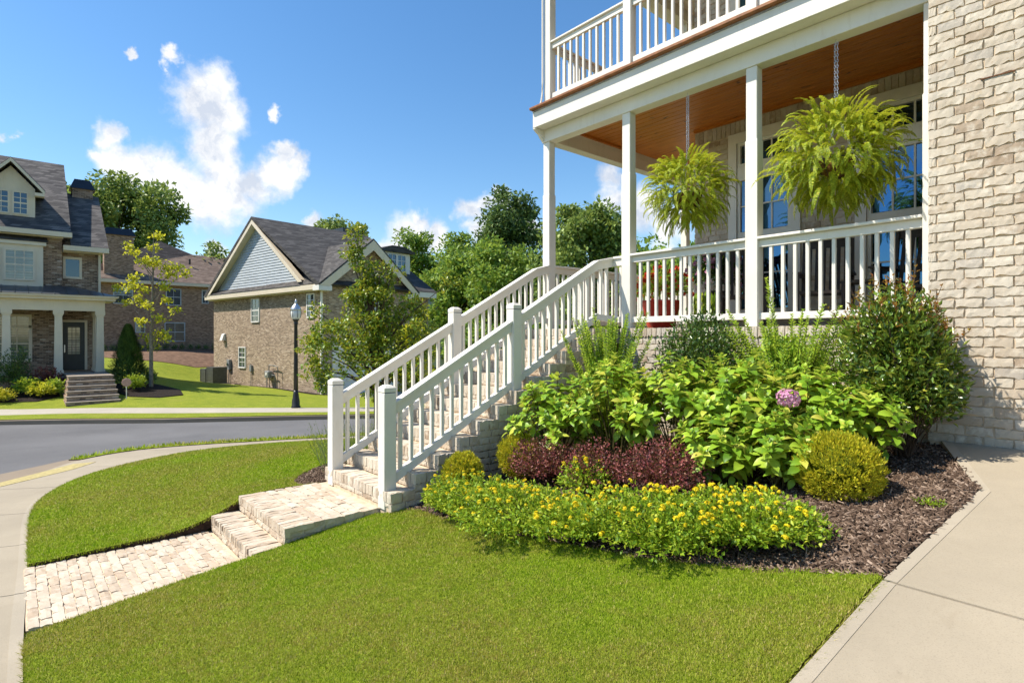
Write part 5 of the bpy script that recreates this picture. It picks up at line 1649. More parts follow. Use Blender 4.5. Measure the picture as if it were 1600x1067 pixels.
# the ornamental tree in the bed on the street side of the stairs
tree('ornamental_tree', -9.45, 4.98, float(z_left(-9.45, 4.98)), 3.8, .055, 2.05, (1.22, 1.22, 1.30), 105, .21, 11500, .075, 'pear_leaf', 'bark',
     'green ornamental tree with open branches standing beyond the stair railing', 5, lw=.6, amp=.3, limbs=60, inner=.12, taper=.55, extra=[(-.25, -.3, z_) for z_ in (3.3, 3.5, 3.7, 3.85)] + [(-.1, -.2, 3.2), (-.4, -.35, 3.45), (-1.0, -.9, 1.7), (-.9, -.8, 1.45), (.8, 1.0, 2.9), (-.8, -.8, 2.4)])
# young tree in front of the left house: pale trunk, sparse lime foliage in three tiers
yt = empty('young_tree', (-29.28, 4.48, -.50), 'slender young tree with sparse lime yellow leaves before the left house', 'tree')
bx, by, bz = -29.28, 4.48, -.52
mb = MB(); mb.tube([(bx, by, bz), (bx, by, bz + 2.2), (bx, by + .05, bz + 4.2), (bx, by + .1, bz + 6.9)], [.085, .07, .045, .012], 7, False)
parts = []
CL = []
rr = random.Random(8)
lat = Vector((.6575, .7534, 0))
for (dx, z, s, n) in ((0.05, 6.75, .28, 90), (.0, 6.2, .30, 100), (-.9, 6.0, .32, 90), (-1.4, 6.15, .22, 60), (-.45, 5.55, .40, 120), (.3, 5.5, .42, 130), (.95, 5.35, .36, 110), (1.7, 5.0, .36, 120), (2.3, 5.3, .30, 80), (2.1, 5.05, .3, 80), (1.4, 4.45, .32, 100),
                      (-1.9, 4.5, .36, 110), (-2.5, 4.4, .30, 80), (-1.3, 4.85, .30, 80), (-1.1, 3.9, .34, 90), (-1.9, 3.75, .26, 60), (-.6, 3.6, .30, 80), (.1, 4.3, .3, 80), (1.6, 3.4, .28, 70), (.7, 3.9, .25, 60), (.35, 3.0, .30, 90), (-.55, 2.9, .28, 80), (.3, 2.4, .34, 110), (-.35, 2.2, .34, 110), (0, 1.8, .30, 90), (.5, 2.2, .25, 60)):
    # dx measured along the street as the photograph shows it
    C = Vector((bx, by, bz)) + lat * (dx * .62) + Vector((rr.uniform(-.5, .5), rr.uniform(-.3, .3), z))
    CL.append(C)
    n = int(n * .9)
    P = np.array(C) + rng.normal(0, s * .42, (n, 3)) * np.array((1, 1, .7))
    parts.append(leaves(P, rng.normal(0, 1, (n, 3)), np.array((0, 0, .8)) + rng.normal(0, .6, (n, 3)), rng.uniform(.10, .18, n), rng.uniform(.07, .12, n), .15))
    zb = max(1.6, z - 1.2); mb.tube([(bx, by + .02 * zb, bz + zb), tuple((Vector((bx, by, bz + zb)) + C) / 2 + Vector((0, 0, .1))), tuple(C)], [.022, .015, .006], 5, False)
mb.build('trunk', 'pale_bark', yt); V, F = merge(parts); obj('crown', mesh_np('crown', V, F, 'lime_leaf'), yt)

WOODS = 'trees rising behind the houses'
tree('oak_tree', -72.0, 7.4, 0, 21, .45, 11.8, (5.6, 6.0, 6.4), 120, 1.6, 28000, .50, 'oak_leaf', 'bark', 'big round oak behind the left house and its chimney', 21, WOODS, amp=.28, inner=.35)
tree('oak_tree', -62.5, 14.5, 0, 10, .3, 7.0, (2.6, 2.6, 3.4), 36, 1.12, 5625, .44, 'oak_leaf', 'bark', 'small far treetop showing over the brown roof', 22, WOODS)
tree('oak_tree', -63.0, 28.0, -1, 17, .4, 12.0, (3.2, 3.4, 4.6), 72, 1.29, 13750, .44, 'oak_leaf', 'bark', 'tree behind the dark chimney of the gabled house', 23, WOODS)
tree('woodland_tree', -55.5, 34.6, -1, 14, .28, 8.6, (2.1, 2.3, 5.6), 64, 1.12, 12500, .42, 'woods_leaf', 'bark', 'slim tree standing left in the row beside the dormer', 24, WOODS)
tree('woodland_tree', -51.5, 36.8, -1, 15, .28, 9.0, (2.0, 2.1, 5.8), 62, 1.12, 12500, .42, 'woods_leaf', 'bark', 'slim tree standing right in the row beside the dormer', 25, WOODS)
tree('woodland_tree', -40.8, 35.0, -1, 17, .32, 10.4, (3.0, 3.1, 6.1), 100, 1.29, 21250, .38, 'pine_leaf', 'bark', 'tallest dark tree left of the corner porch column', 26, WOODS, inner=.3)
tree('woodland_tree', -42.0, 30.5, -1, 11, .28, 5.4, (3.2, 3.2, 5.4), 100, 1.23, 18750, .38, 'woods_leaf', 'bark', 'bushy tree filling the gap below the tallest dark tree', 27, WOODS, inner=.35)
tree('woodland_tree', -36.5, 31.0, -1, 10, .28, 4.8, (3.0, 3.0, 5.0), 96, 1.23, 17500, .38, 'woods_leaf', 'bark', 'dense green tree behind the upper stair railing', 28, WOODS, inner=.35)
tree('oak_tree', -27.6, 31.3, -1, 14, .32, 7.9, (3.1, 3.1, 5.2), 108, 1.12, 21250, .36, 'oak_leaf', 'bark', 'dark oak seen between the first two porch columns', 29, WOODS, inner=.35)
tree('woodland_tree', -23.5, 32.5, -1, 10, .3, 4.6, (3.0, 3.0, 4.6), 84, 1.23, 15000, .38, 'woods_leaf', 'bark', 'lower green tree seen behind the side porch railing', 30, WOODS, inner=.35)
tree('woodland_tree', -19.0, 33.0, -1, 9, .3, 4.4, (3.0, 3.0, 4.2), 72, 1.23, 11250, .38, 'woods_leaf', 'bark', 'far green tree seen past the house corner column', 31, WOODS, inner=.35)
tree('woodland_tree', -47.5, 31.0, -1, 8, .25, 4.0, (2.4, 2.4, 4.0), 60, 1.12, 10000, .38, 'woods_leaf', 'bark', 'low dark tree next to the grey gabled house', 32, WOODS, inner=.35)
tree('small_tree', -21.6, 13.1, -1.1, 3.6, .06, 2.2, (.9, .9, 1.5), 30, .36, 3600, .13, 'lime_leaf', 'bark', 'small yellow green tree past the end of the gabled house', 33, limbs=14)
tree('small_tree', -16.5, 12.6, -.9, 3.4, .06, 1.8, (1.2, 1.2, 1.6), 36, .42, 5200, .13, 'woods_leaf', 'bark', 'leafy green small tree seen between the stair balusters', 34, limbs=14)
tree('small_tree', -13.2, 12.4, -.7, 3.0, .06, 1.5, (1.2, 1.2, 1.4), 36, .42, 5200, .12, 'woods_leaf', 'bark', 'green small tree seen under the upper stair handrail', 35, limbs=14)


# ================================================================== the left house, across the road
XA = -31.0; XW = -32.8; XW2 = -33.2
ha = empty('neighbour_house', (-33, -1, -.3), 'brown brick house with cream porch columns and dormer at the left edge', 'house')
wa = MB().box(XW - 9, XW, -8, 1.57, -.6, 6.42).build('wall', 'far_brick_a', ha)
MB().box(XW2 - 7, XW2, 1.571, 2.99, -.6, 5.85).build('side_wall', 'far_brick_a', ha)
EA = [(-32.25, 6.42), (-37.2, 10.55)]
rf = MB()
rf.prism([(-32.15, -9, 6.38), (-37.2, -9, 10.55), (-42.2, -9, 6.38), (-42.0, -9, 6.25), (-37.2, -9, 10.35), (-32.25, -9, 6.25)], (0, 10.86, 0)).build('roof', 'slate_shingle', ha)
MB().prism([(-32.45, 1.865, 5.86), (-36.8, 1.865, 9.05), (-40.2, 1.865, 6.5), (-40.2, 1.865, 6.3), (-36.8, 1.865, 8.9), (-32.55, 1.865, 5.74)], (0, 1.40, 0)).build('side_roof', 'slate_shingle', ha)
# gable wall under the main roof's right verge
MB().prism([(-32.9, 1.57, 6.2), (-37.2, 1.57, 10.2), (-41.6, 1.57, 6.2)], (0, .18, 0)).build('gable_wall', 'far_brick_a', ha)
MB().box(-32.42, -32.12, -9, 1.90, 6.16, 6.37).box(-32.8, -32.42, -9, 1.6, 6.12, 6.26).build('eave_board', 'cream_paint', ha)
MB().box(-32.72, -32.42, 1.6, 3.28, 5.62, 5.84).box(-33.2, -32.72, 1.6, 3.05, 5.58, 5.70).build('side_eave_board', 'cream_paint', ha)
MB().box(-33.15, -33.05, 2.93, 3.02, .2, 5.6).build('downspout', 'cream_paint', ha)
ch = MB().box(-37.4, -36.5, 2.15, 3.0, 7.5, 9.35).build('chimney', 'far_brick_a', ha)
MB().add([(-37.5, 2.05, 9.3), (-36.4, 2.05, 9.3), (-36.4, 3.1, 9.3), (-37.5, 3.1, 9.3), (-37.3, 2.25, 9.8), (-36.6, 2.25, 9.8), (-36.6, 2.9, 9.8), (-37.3, 2.9, 9.8)], [(0, 1, 2, 3), (4, 5, 6, 7), (0, 1, 5, 4), (1, 2, 6, 5), (2, 3, 7, 6), (3, 0, 4, 7)]).build('chimney_cap', 'chimney_cap', ch)


def x_window(parent, X, y0, y1, z0, z1, cols, rows, glass, frame='cream_paint', casing=.09, sash=True):
    """a window in a wall that faces +X"""
    w = MB().box(X - .02, X + .045, y0 - casing, y0, z0 - casing, z1 + casing).box(X - .02, X + .045, y1, y1 + casing, z0 - casing, z1 + casing).box(X - .02, X + .045, y0, y1, z1, z1 + casing).box(X - .02, X + .06, y0, y1, z0 - casing, z0).build('window', frame, parent)
    MB().box(X - .01, X + .012, y0, y1, z0, z1).build('pane', glass, w)
    m = MB()
    for i in range(1, cols): ym = y0 + (y1 - y0) * i / cols; m.box(X + .010, X + .026, ym - .014, ym + .014, z0, z1)
    for j in range(1, rows):
        zm = z0 + (z1 - z0) * j / rows; hw = .03 if (sash and j * 2 == rows) else .014
        m.box(X + .0115, X + .0275, y0, y1, zm - hw, zm + hw)
    if m.v: m.build('muntin', frame, w)
    return w


# second floor bay with paired windows
bay = MB().box(-32.8, -32.35, -3.2, .90, 3.82, 5.85).build('bay', 'cream_paint', ha)
MB().box(-32.8, -32.25, -3.3, 1.0, 5.70, 5.85).build('bay_cornice', 'cream_paint', bay)
MB().prism([(-32.2, -3.3, 5.86), (-32.2, 1.05, 5.86), (-32.8, 1.05, 6.12), (-32.8, -3.3, 6.12)], (0, 0, .03)).build('bay_roof', 'dark_shingle', bay)
for a, b in ((-.33, .56), (-1.46, -.57), (-2.6, -1.7)): x_window(ha, -32.35, a, b, 4.22, 5.42, 3, 4, 'blind_glass', 'cream_paint', .07)
x_window(ha, XW2, 1.72, 2.22, 4.50, 5.30, 1, 1, 'far_glass', 'cream_paint', .10)
# dormer
dm = MB().box(-36, -32.9, -.98, .64, 6.6, 8.25).build('dormer', 'cream_paint', ha)
MB().prism([(-32.9, -.98, 8.25), (-32.9, .64, 8.25), (-32.9, -.17, 9.15)], (-3, 0, 0)).build('dormer_gable', 'cream_paint', dm)
MB().prism([(-32.55, -1.30, 8.02), (-32.55, -.17, 9.30), (-32.55, .96, 8.02), (-32.55, .98, 8.18), (-32.55, -.17, 9.46), (-32.55, -1.32, 8.18)], (-4.2, 0, 0)).build('dormer_roof', 'slate_shingle', dm)
MB().prism([(-32.54, -1.30, 7.98), (-32.54, -.17, 9.26), (-32.54, .96, 7.98), (-32.54, .96, 8.14), (-32.54, -.17, 9.42), (-32.54, -1.30, 8.14)], (.05, 0, 0)).box(-32.9, -32.5, .62, .95, 7.90, 8.04).build('rake_board', 'cream_paint', dm)
for a, b in ((-.07, .36), (-.70, -.27)): x_window(ha, -32.9, a, b, 7.12, 8.02, 2, 4, 'far_glass', 'cream_paint', .06)
# porch
MB().box(XW - .1, XA + .45, -8, 3.05, -.6, .18).build('porch_floor', 'far_brick_a', ha)
MB().box(XA - .16, XA + .16, -8, 2.97, 2.84, 3.30).box(-33, XA - .16, 2.65, 2.97, 2.84, 3.30).build('porch_beam', 'cream_paint', ha)
MB().box(-33, XA + .42, -8, 3.34, 3.30, 3.46).box(-33, XA + .52, -8, 3.44, 3.42, 3.50).build('gutter', 'cream_paint', ha)
pr = MB().add([(XA + .55, -8, 3.50), (XA + .55, 3.48, 3.50), (-33, 3.48, 3.50), (-32.8, 1.57, 4.02), (-32.8, -8, 4.02), (-33, 2.0, 4.02)], [(0, 1, 3, 4), (1, 2, 5), (1, 5, 3)]).build('porch_roof', 'metal_roof', ha)
for yy in np.arange(-7.6, 3.3, .42):
    zt_ = 4.02 if yy < 1.57 else 4.02 - .52 * (yy - 1.57) / 1.9
    xt_ = -32.8 if yy < 1.57 else -32.8 + 2.35 * (yy - 1.57) / 1.9
    MB().add([(XA + .55, yy - .015, 3.505), (XA + .55, yy + .015, 3.505), (xt_, yy + .015, zt_ + .005), (xt_, yy - .015, zt_ + .005), (XA + .55, yy, 3.545), (xt_, yy, zt_ + .04)], [(0, 4, 5, 3), (1, 2, 5, 4), (0, 1, 4)]).build('seam', 'metal_roof', pr)
for k, (cx, cy) in enumerate(((XA, 2.80), (XA, 1.36), (XA, -.30), (XA, -1.9), (XA, -3.5), (XA - .75, 2.80), (XA - 1.45, 2.80))):
    m = MB(); a0, a1 = .15, .125
    m.add([(cx - a0, cy - a0, .30), (cx + a0, cy - a0, .30), (cx + a0, cy + a0, .30), (cx - a0, cy + a0, .30), (cx - a1, cy - a1, 2.62), (cx + a1, cy - a1, 2.62), (cx + a1, cy + a1, 2.62), (cx - a1, cy + a1, 2.62)], [(0, 1, 2, 3), (4, 5, 6, 7), (0, 1, 5, 4), (1, 2, 6, 5), (2, 3, 7, 6), (3, 0, 4, 7)])
    c_ = m.build('column', 'cream_paint', ha)
    MB().box(cx - .18, cx + .18, cy - .18, cy + .18, .18, .30).build('base', 'cream_paint', c_)
    MB().box(cx - .15, cx + .15, cy - .15, cy + .15, 2.62, 2.68).box(cx - .18, cx + .18, cy - .18, cy + .18, 2.68, 2.84).build('capital', 'cream_paint', c_)
dr_ = MB().box(XW2 - .02, XW2 + .05, 1.62, 2.42, .19, 2.40).build('door', 'dark_door', ha)
MB().box(XW2 + .02, XW2 + .055, 1.80, 2.24, .92, 2.16).build('pane', 'blind_glass', dr_)
m = MB()
for i in (1, 2): m.box(XW2 + .053, XW2 + .066, 1.8 + .44 * i / 3 - .01, 1.8 + .44 * i / 3 + .01, .92, 2.16)
for j in (1, 2, 3): m.box(XW2 + .0545, XW2 + .0675, 1.80, 2.24, .92 + 1.24 * j / 4 - .01, .92 + 1.24 * j / 4 + .01)
m.build('muntin', 'dark_door', dr_)
MB().box(XW2 + .05, XW2 + .09, 1.66, 1.70, 1.0, 1.35).build('handle', 'galvanised', dr_)
MB().box(XW2 - .02, XW2 + .06, 1.571, 1.62, .19, 2.50).box(XW2 - .02, XW2 + .06, 2.42, 2.52, .19, 2.50).box(XW2 - .02, XW2 + .06, 1.62, 2.42, 2.40, 2.50).build('door_casing', 'cream_paint', ha)
for a, b in ((-.75, .42), (-2.4, -1.3)):
    x_window(ha, XW, a, b, .75, 2.10, 3, 4, 'blind_glass', 'cream_paint', .12); x_window(ha, XW, a, b, 2.22, 2.60, 3, 1, 'blind_glass', 'cream_paint', .10)
# steps down to the far sidewalk
sa = empty('front_steps', (-27, 2.15, -.8), 'brick front steps leading up to the left house', 'steps')
for k in range(6):
    xe = -26.0 - k * .36
    m = MB().box(-30.55, xe, 1.36 + k * .035, 2.98 - k * .005, -.95, -.82 + (k + 1) * .1667 - .035)
    s_ = m.build('step', 'far_brick_a', sa)
    MB().box(-30.55 if k == 5 else xe - .40, xe + .03, 1.34 + k * .035, 3.0 - k * .005, -.82 + (k + 1) * .1667 - .035, -.82 + (k + 1) * .1667).build('tread', 'far_tread', s_)

# planting of that house
struct(sheet('mulch_bed', [(-30.5, -7), (-30.5, 1.3), (-28.4, 1.3), (-27.8, .6), (-28.4, -1.2), (-29.0, -3.5), (-29.5, -7)], lambda x, y: z_far(x, y) + .03, 'dark_mulch_soil', .4, .1))
struct(sheet('mulch_bed', [(-30.4, 3.05), (-28.6, 3.05), (-27.0, 3.4), (-26.2, 4.3), (-26.6, 5.2), (-28.2, 5.4), (-30.0, 4.9), (-31.5, 4.4)], lambda x, y: z_far(x, y) + .03, 'dark_mulch_soil', .4, .1))
NB = 'shrubs planted before the left house'
fz = lambda x, y: float(z_far(x, y)) + .02


def fshrub(x, y, rad, h, mat, label, n=1500, leaf=.09):
    fine_shrub('garden_shrub', x, y, rad, h, n, leaf, mat, label, 'shrub', NB, fz(x, y), twigs=8, lw=.5)


fshrub(-30.0, -.05, .62, 1.55, 'holly_leaf', 'tall dark shrub in front of the left house window', 2400)
fshrub(-29.6, .95, .48, 1.0, 'plum_leaf', 'low dark reddish shrub beside the second porch column')
fshrub(-29.0, .30, .45, .70, 'lantana_leaf', 'bright green low shrub beneath the tall dark window shrub')
fshrub(-28.5, .72, .45, .60, 'lime_leaf', 'yellow green spreading shrub before the left house porch', 1200)
fshrub(-28.6, 1.15, .38, .66, 'privet_leaf', 'mid green shrub touching the front steps', 1200)
fshrub(-28.3, -.45, .42, .5, 'golden_leaf', 'small golden shrub at the left edge of the picture', 1000)
fshrub(-28.3, 3.75, .42, .75, 'lantana_leaf', 'bright lime green shrub between the steps and the young tree', 1200)
fshrub(-29.8, 4.3, .45, .8, 'holly_leaf', 'dark low shrub behind the young tree')
cf = empty('conifer_shrub', (-30.2, 3.75, fz(-30.2, 3.75)), 'cone shaped dark green conifer beside the left house porch', 'shrub')
n_ = 9000; t_ = rng.random(n_) ** .75; a_ = rng.uniform(0, 6.283, n_); z0_ = fz(-30.2, 3.75)
rad_ = .72 * (1 - t_) ** .75 * (1 + .18 * np.sin(a_ * 5 + t_ * 9)) * rng.uniform(.7, 1.05, n_) + .03
P = np.stack([-30.2 + np.cos(a_) * rad_, 3.75 + np.sin(a_) * rad_, z0_ + .05 + t_ * 2.55], 1)
V, F = leaves(P, np.stack([np.cos(a_) * .5, np.sin(a_) * .5, np.full(n_, .9)], 1) + rng.normal(0, .25, (n_, 3)), np.stack([np.cos(a_), np.sin(a_), 0 * a_], 1), .14, .035, .1)
obj('crown', mesh_np('crown', V, F, 'conifer_leaf'), cf); MB().tube([(-30.2, 3.75, z0_ - .05), (-30.2, 3.75, z0_ + 2.3)], [.06, .02], 6).build('trunk', 'bark', cf)
sg = empty('yard_sign', (-26.6, 3.25, fz(-26.6, 3.25)), 'small round pinkish yard sign on a stake beside the front steps', 'sign')
zz = fz(-26.6, 3.25)
MB().lathe((0, 0, 0), [(.17, -.012), (.175, 0), (.17, .012)], 8).mesh('x', 'pink_sign')
m = MB(lambda q: (-26.6 + q[2], 3.25 + q[0], zz + .62 + q[1])); m.lathe((0, 0, 0), [(.165, -.012), (.17, 0), (.165, .012)], 8); m.build('plate', 'pink_sign', sg)
MB().tube([(-26.61, 3.25, zz - .1), (-26.61, 3.25, zz + .5)], .016, 6).build('stake', 'far_white', sg)

# ================================================================== the gabled house with the lamp before it
BX = lambda q: tuple(B_R + B_u * q[0] + B_v * q[1] + Vector((0, 0, q[2])))   # (along side wall, along front, height)
hb = empty('gabled_house', (-32, 12, -1.2), 'tan brick house with blue grey siding gable and dark roof', 'house')
ZB, ZE = -1.6, 4.45


def bq(nm, mat, f, parent=None):
    m = MB(BX); f(m); return m.build(nm, mat, parent or hb)


bq('wall', 'far_brick_b', lambda m: m.box(0, 13, 0, 7.25, ZB, ZE))
bq('wing_wall', 'far_brick_b', lambda m: m.prism([(.001, 0.001, ZE), (.001, 2.9, 6.75), (.001, 5.75, ZE)], (3, 0, 0)))
bq('end_gable', 'far_brick_b', lambda m: m.prism([(.1, 7.0, ZE - .05), (6.8, 7.0, 8.5), (12.9, 7.0, ZE - .05)], (0, .24, 0)))
# main roof: ridge runs away from us, gable towards us
bq('roof', 'dark_shingle', lambda m: m.prism([(-.45, -.45, ZE - .02), (6.8, -.45, 8.78), (13.45, -.45, ZE - .02), (13.2, -.45, ZE - .12), (6.8, -.45, 8.62), (-.2, -.45, ZE - .12)], (0, 8.05, 0)))
bq('wing_roof', 'dark_shingle', lambda m: m.prism([(-.45, -.42, ZE + .0), (-.45, 2.9, 7.12), (-.45, 6.2, ZE - .1), (-.45, 6.05, ZE - .22), (-.45, 2.9, 6.95), (-.45, -.25, ZE - .12)], (6.2, 0, 0)))
# eaves and rakes
bq('eave_board', 'cream_paint', lambda m: m.box(-.35, 13.4, -.42, -.30, ZE - .30, ZE - .04).box(-.1, 13.2, -.30, -.002, ZE - .36, ZE - .28))
bq('pent_roof', 'dark_shingle', lambda m: m.prism([(1.4, -.44, ZE - .03), (13.3, -.44, ZE - .03), (13.0, 0, ZE + .26), (1.6, 0, ZE + .26)], (0, 0, .03)))
sd_ = bq('siding_gable', 'lap_siding', lambda m: m.prism([(1.75, -.015, ZE + .26), (12.3, -.015, ZE + .26), (6.98, -.015, 8.35)], (0, .03, 0)))
zz = ZE + .27; hrow = .155
while zz < 8.2:
    k = (zz - ZE - .26) / (8.35 - ZE - .26); a = 1.75 + (6.98 - 1.75) * k + .12; b = 12.3 - (12.3 - 6.98) * k - .12
    if b - a > .2:
        bq('lap_board', 'lap_siding', lambda m: m.add([(a, -.055, zz), (b, -.055, zz), (b - .08, -.02, zz + hrow), (a + .08, -.02, zz + hrow), (a, -.02, zz), (b, -.02, zz)], [(0, 1, 2, 3), (0, 4, 5, 1)]), sd_)
    zz += hrow
bq('rake_board', 'cream_paint', lambda m: m.prism([(1.25, -.43, ZE + .16), (6.8, -.43, 8.60), (13.1, -.43, ZE - .10), (12.75, -.43, ZE - .10), (6.8, -.43, 8.34), (1.62, -.43, ZE + .16)], (0, .05, 0)))
bq('rake_soffit', 'cream_paint', lambda m: m.prism([(1.6, -.38, ZE + .30), (6.8, -.38, 8.42), (13.0, -.38, ZE + .0), (12.8, -.38, ZE + .0), (6.8, -.38, 8.34), (1.75, -.38, ZE + .30)], (0, .36, 0)))
bq('wing_rake', 'cream_paint', lambda m: m.prism([(-.47, -.45, ZE - .14), (-.47, 2.9, 7.02), (-.47, 6.2, ZE - .26), (-.47, 5.75, ZE - .26), (-.47, 2.9, 6.48), (-.47, .15, ZE - .14)], (.06, 0, 0)))
bq('wing_return', 'far_white', lambda m: m.box(-.47, .1, -.46, .30, ZE - .36, ZE - .1))
bq('wing_return', 'far_white', lambda m: m.box(-.47, .1, 5.5, 6.2, ZE - .48, ZE - .24))
bq('low_eave_board', 'far_white', lambda m: m.box(-.42, .1, 6.2, 7.55, ZE - .36, ZE - .05))
bq('downspout', 'far_white', lambda m: m.box(-.09, -.005, -.10, -.01, ZB, ZE - .2))
chb = bq('chimney', 'far_brick_b', lambda m: m.box(7.4, 8.4, 6.2, 7.1, 7.0, 8.85))
bq('chimney_cap', 'chimney_cap', lambda m: m.box(7.2, 8.6, 6.0, 7.3, 8.75, 9.15), chb)
dmb = bq('dormer', 'far_white', lambda m: m.box(1.6, 4.5, 5.0, 7.15, 5.0, 7.0))
bq('dormer_roof', 'dark_shingle', lambda m: m.prism([(1.35, 4.75, 7.0), (1.35, 5.6, 7.28), (1.35, 6.5, 7.28), (1.35, 7.4, 7.0), (1.35, 7.35, 6.9), (1.35, 4.8, 6.9)], (4, 0, 0)), dmb)


def b_window(a0, a1, z0, z1, rows, label=None, cols=2):
    w = bq('window', 'far_white', lambda m: m.box(a0 - .07, a0, -.05, .02, z0 - .07, z1 + .07).box(a1, a1 + .07, -.05, .02, z0 - .07, z1 + .07).box(a0, a1, -.05, .02, z1, z1 + .07).box(a0, a1, -.07, .02, z0 - .08, z0))
    bq('pane', 'far_glass', lambda m: m.box(a0, a1, -.012, .01, z0, z1), w)
    def mu(m):
        for i in range(1, cols): q = a0 + (a1 - a0) * i / cols; m.box(q - .014, q + .014, -.026, -.010, z0, z1)
        for j in range(1, rows): q = z0 + (z1 - z0) * j / rows; hw = .035 if j * 2 == rows else .014; m.box(a0, a1, -.0275, -.0115, q - hw, q + hw)
    bq('muntin', 'far_white', mu, w)


b_window(6.74, 7.62, 2.66, 3.95, 4); b_window(8.48, 9.28, -.12, 1.05, 4); b_window(.72, 1.36, 2.80, 3.95, 4)


def b_front(a, b0, b1, z0, z1, rows, mat='far_glass', nm='window'):
    w = bq(nm, 'far_white', lambda m: m.box(a - .05, a + .02, b0 - .08, b0, z0 - .08, z1 + .08).box(a - .05, a + .02, b1, b1 + .08, z0 - .08, z1 + .08).box(a - .05, a + .02, b0, b1, z1, z1 + .08).box(a - .05, a + .02, b0, b1, z0 - .08, z0))
    bq('pane', mat, lambda m: m.box(a - .015, a + .01, b0, b1, z0, z1), w)
    def mu(m):
        m.box(a - .030, a - .013, (b0 + b1) / 2 - .02, (b0 + b1) / 2 + .02, z0, z1)
        for j in range(1, rows): q = z0 + (z1 - z0) * j / rows; m.box(a - .0315, a - .0145, b0, b1, q - .018, q + .018)
    bq('muntin', 'far_white', mu, w)


b_front(1.6, 5.45, 6.02, 5.45, 6.75, 4); b_front(1.6, 6.18, 6.75, 5.45, 6.75, 4); b_front(0, 6.1, 6.5, 1.9, 3.4, 4)
b_front(0, 2.3, 3.6, 3.0, 4.3, 4)
gd = bq('garage_door', 'far_white', lambda m: m.box(-.03, .02, .75, 4.75, -1.35, 1.25))
for j in range(4):
    for i in range(4): bq('panel', 'far_white', lambda m: m.box(-.05, -.028, .85 + i * .98, 1.73 + i * .98, -1.28 + j * .64, -.78 + j * .64, .01), gd)
bq('garage_casing', 'far_white', lambda m: m.box(-.06, .02, .6, .75, -1.35, 1.4).box(-.06, .02, 4.75, 4.9, -1.35, 1.4).box(-.06, .02, .75, 4.75, 1.25, 1.4))
struct(sheet('driveway', [tuple(BX((-.02, .5, 0))[:2]), tuple(BX((-.02, 5.0, 0))[:2]), tuple(BX((-9.5, 5.4, 0))[:2]), tuple(BX((-9.0, .7, 0))[:2])], lambda x, y: z_far(x, y) + .02, 'far_concrete', .8, .1))
struct(sheet('mulch_bed', [tuple(BX(q + (0,))[:2]) for q in ((-.3, 0), (-.5, -.7), (4, -.45), (9, -.4), (12, -.4), (12, 0))], lambda x, y: z_far(x, y) + .02, 'dark_mulch_soil', .4, .1))
# air conditioners and meters along the side wall
for k, (a, s, lab) in enumerate(((11.3, .36, 'smaller dark air conditioner unit at the far corner of the gabled house'), (10.1, .44, 'larger dark air conditioner unit nearest the low window of the gabled house'))):
    e = empty('air_conditioner', BX((a, -1.0, 0)), lab, 'air conditioner', 'air conditioners beside the gabled house')
    z0 = float(z_far(*BX((a, -1.0, 0))[:2])); hh = .85 if k == 0 else 1.0
    def qb(nm, mat, f):
        m = MB(BX); f(m); return m.build(nm, mat, e)
    qb('pad', 'far_concrete', lambda m: m.box(a - s - .1, a + s + .1, -1.0 - s - .1, -1.0 + s + .1, z0 - .1, z0 + .06))
    qb('body', 'ac_metal', lambda m: m.box(a - s + .02, a + s - .02, -1.0 - s + .02, -1.0 + s - .02, z0 + .06, z0 + hh))
    qb('lid', 'ac_metal', lambda m: m.box(a - s, a + s, -1.0 - s, -1.0 + s, z0 + hh, z0 + hh + .05))
    qb('louvre', 'ac_metal', lambda m: [m.box(a - s, a + s, -1.0 - s, -1.0 - s + .019, z0 + .12 + i * .09, z0 + .15 + i * .09) for i in range(int(hh / .1))])
    for i in (-1, 1): qb('corner_post', 'ac_metal', lambda m: m.box(a + i * s - .03, a + i * s + .03, -1.0 - s - .01, -1.0 - s + .03, z0 + .06, z0 + hh))
z0 = -1.25
gm = empty('gas_meter', BX((4.9, -.3, z0)), 'grey gas meter with bent pipes on the side of the gabled house', 'meter')
m = MB(BX); m.tube([(4.2, -.18, z0 - .1), (4.2, -.18, .05), (4.6, -.18, .10), (5.2, -.18, .10), (5.2, -.18, -.35)], .03, 6); m.tube([(5.6, -.1, z0 - .1), (5.6, -.1, -.5), (5.3, -.18, -.45)], .03, 6); m.tube([(4.5, -.18, z0 - .1), (4.5, -.18, -.45), (4.9, -.18, -.45)], .03, 6); m.build('pipe', 'meter_grey', gm)
m = MB(BX); m.box(4.95, 5.45, -.34, -.06, -.62, -.22, .04); m.build('meter_body', 'meter_grey', gm)
m = MB(BX); m.tube([(5.2, -.36, -.38), (5.2, -.33, -.38)], .09, 10); m.build('dial', 'far_white', gm)
ub = empty('utility_box', BX((9.95, -.1, -.2)), 'grey electric meter box with cable pipe at the corner of the gabled house', 'utility box')
m = MB(BX); m.box(10.35, 10.75, -.16, -.005, -.35, .30, .02); m.build('box', 'meter_grey', ub)
m = MB(BX); m.tube([(10.55, -.08, -.35), (10.6, -.08, -1.3)], .03, 6); m.build('pipe', 'meter_grey', ub)
m = MB(BX); m.tube([(10.55, -.22, 0), (10.55, -.155, 0)], .09, 10); m.build('dial', 'far_glass', ub)
cb = empty('cable_box', BX((7.6, -.1, -.6)), 'small grey cable box beside the low window of the gabled house', 'utility box')
m = MB(BX); m.box(7.5, 7.75, -.12, -.005, -.35, .02, .01); m.build('box', 'meter_grey', cb)
m = MB(BX); m.tube([(7.62, -.07, -.35), (7.62, -.07, -1.3)], .022, 6); m.tube([(7.62, -.07, .02), (7.62, -.07, .12)], .03, 6); m.build('pipe', 'meter_grey', cb)
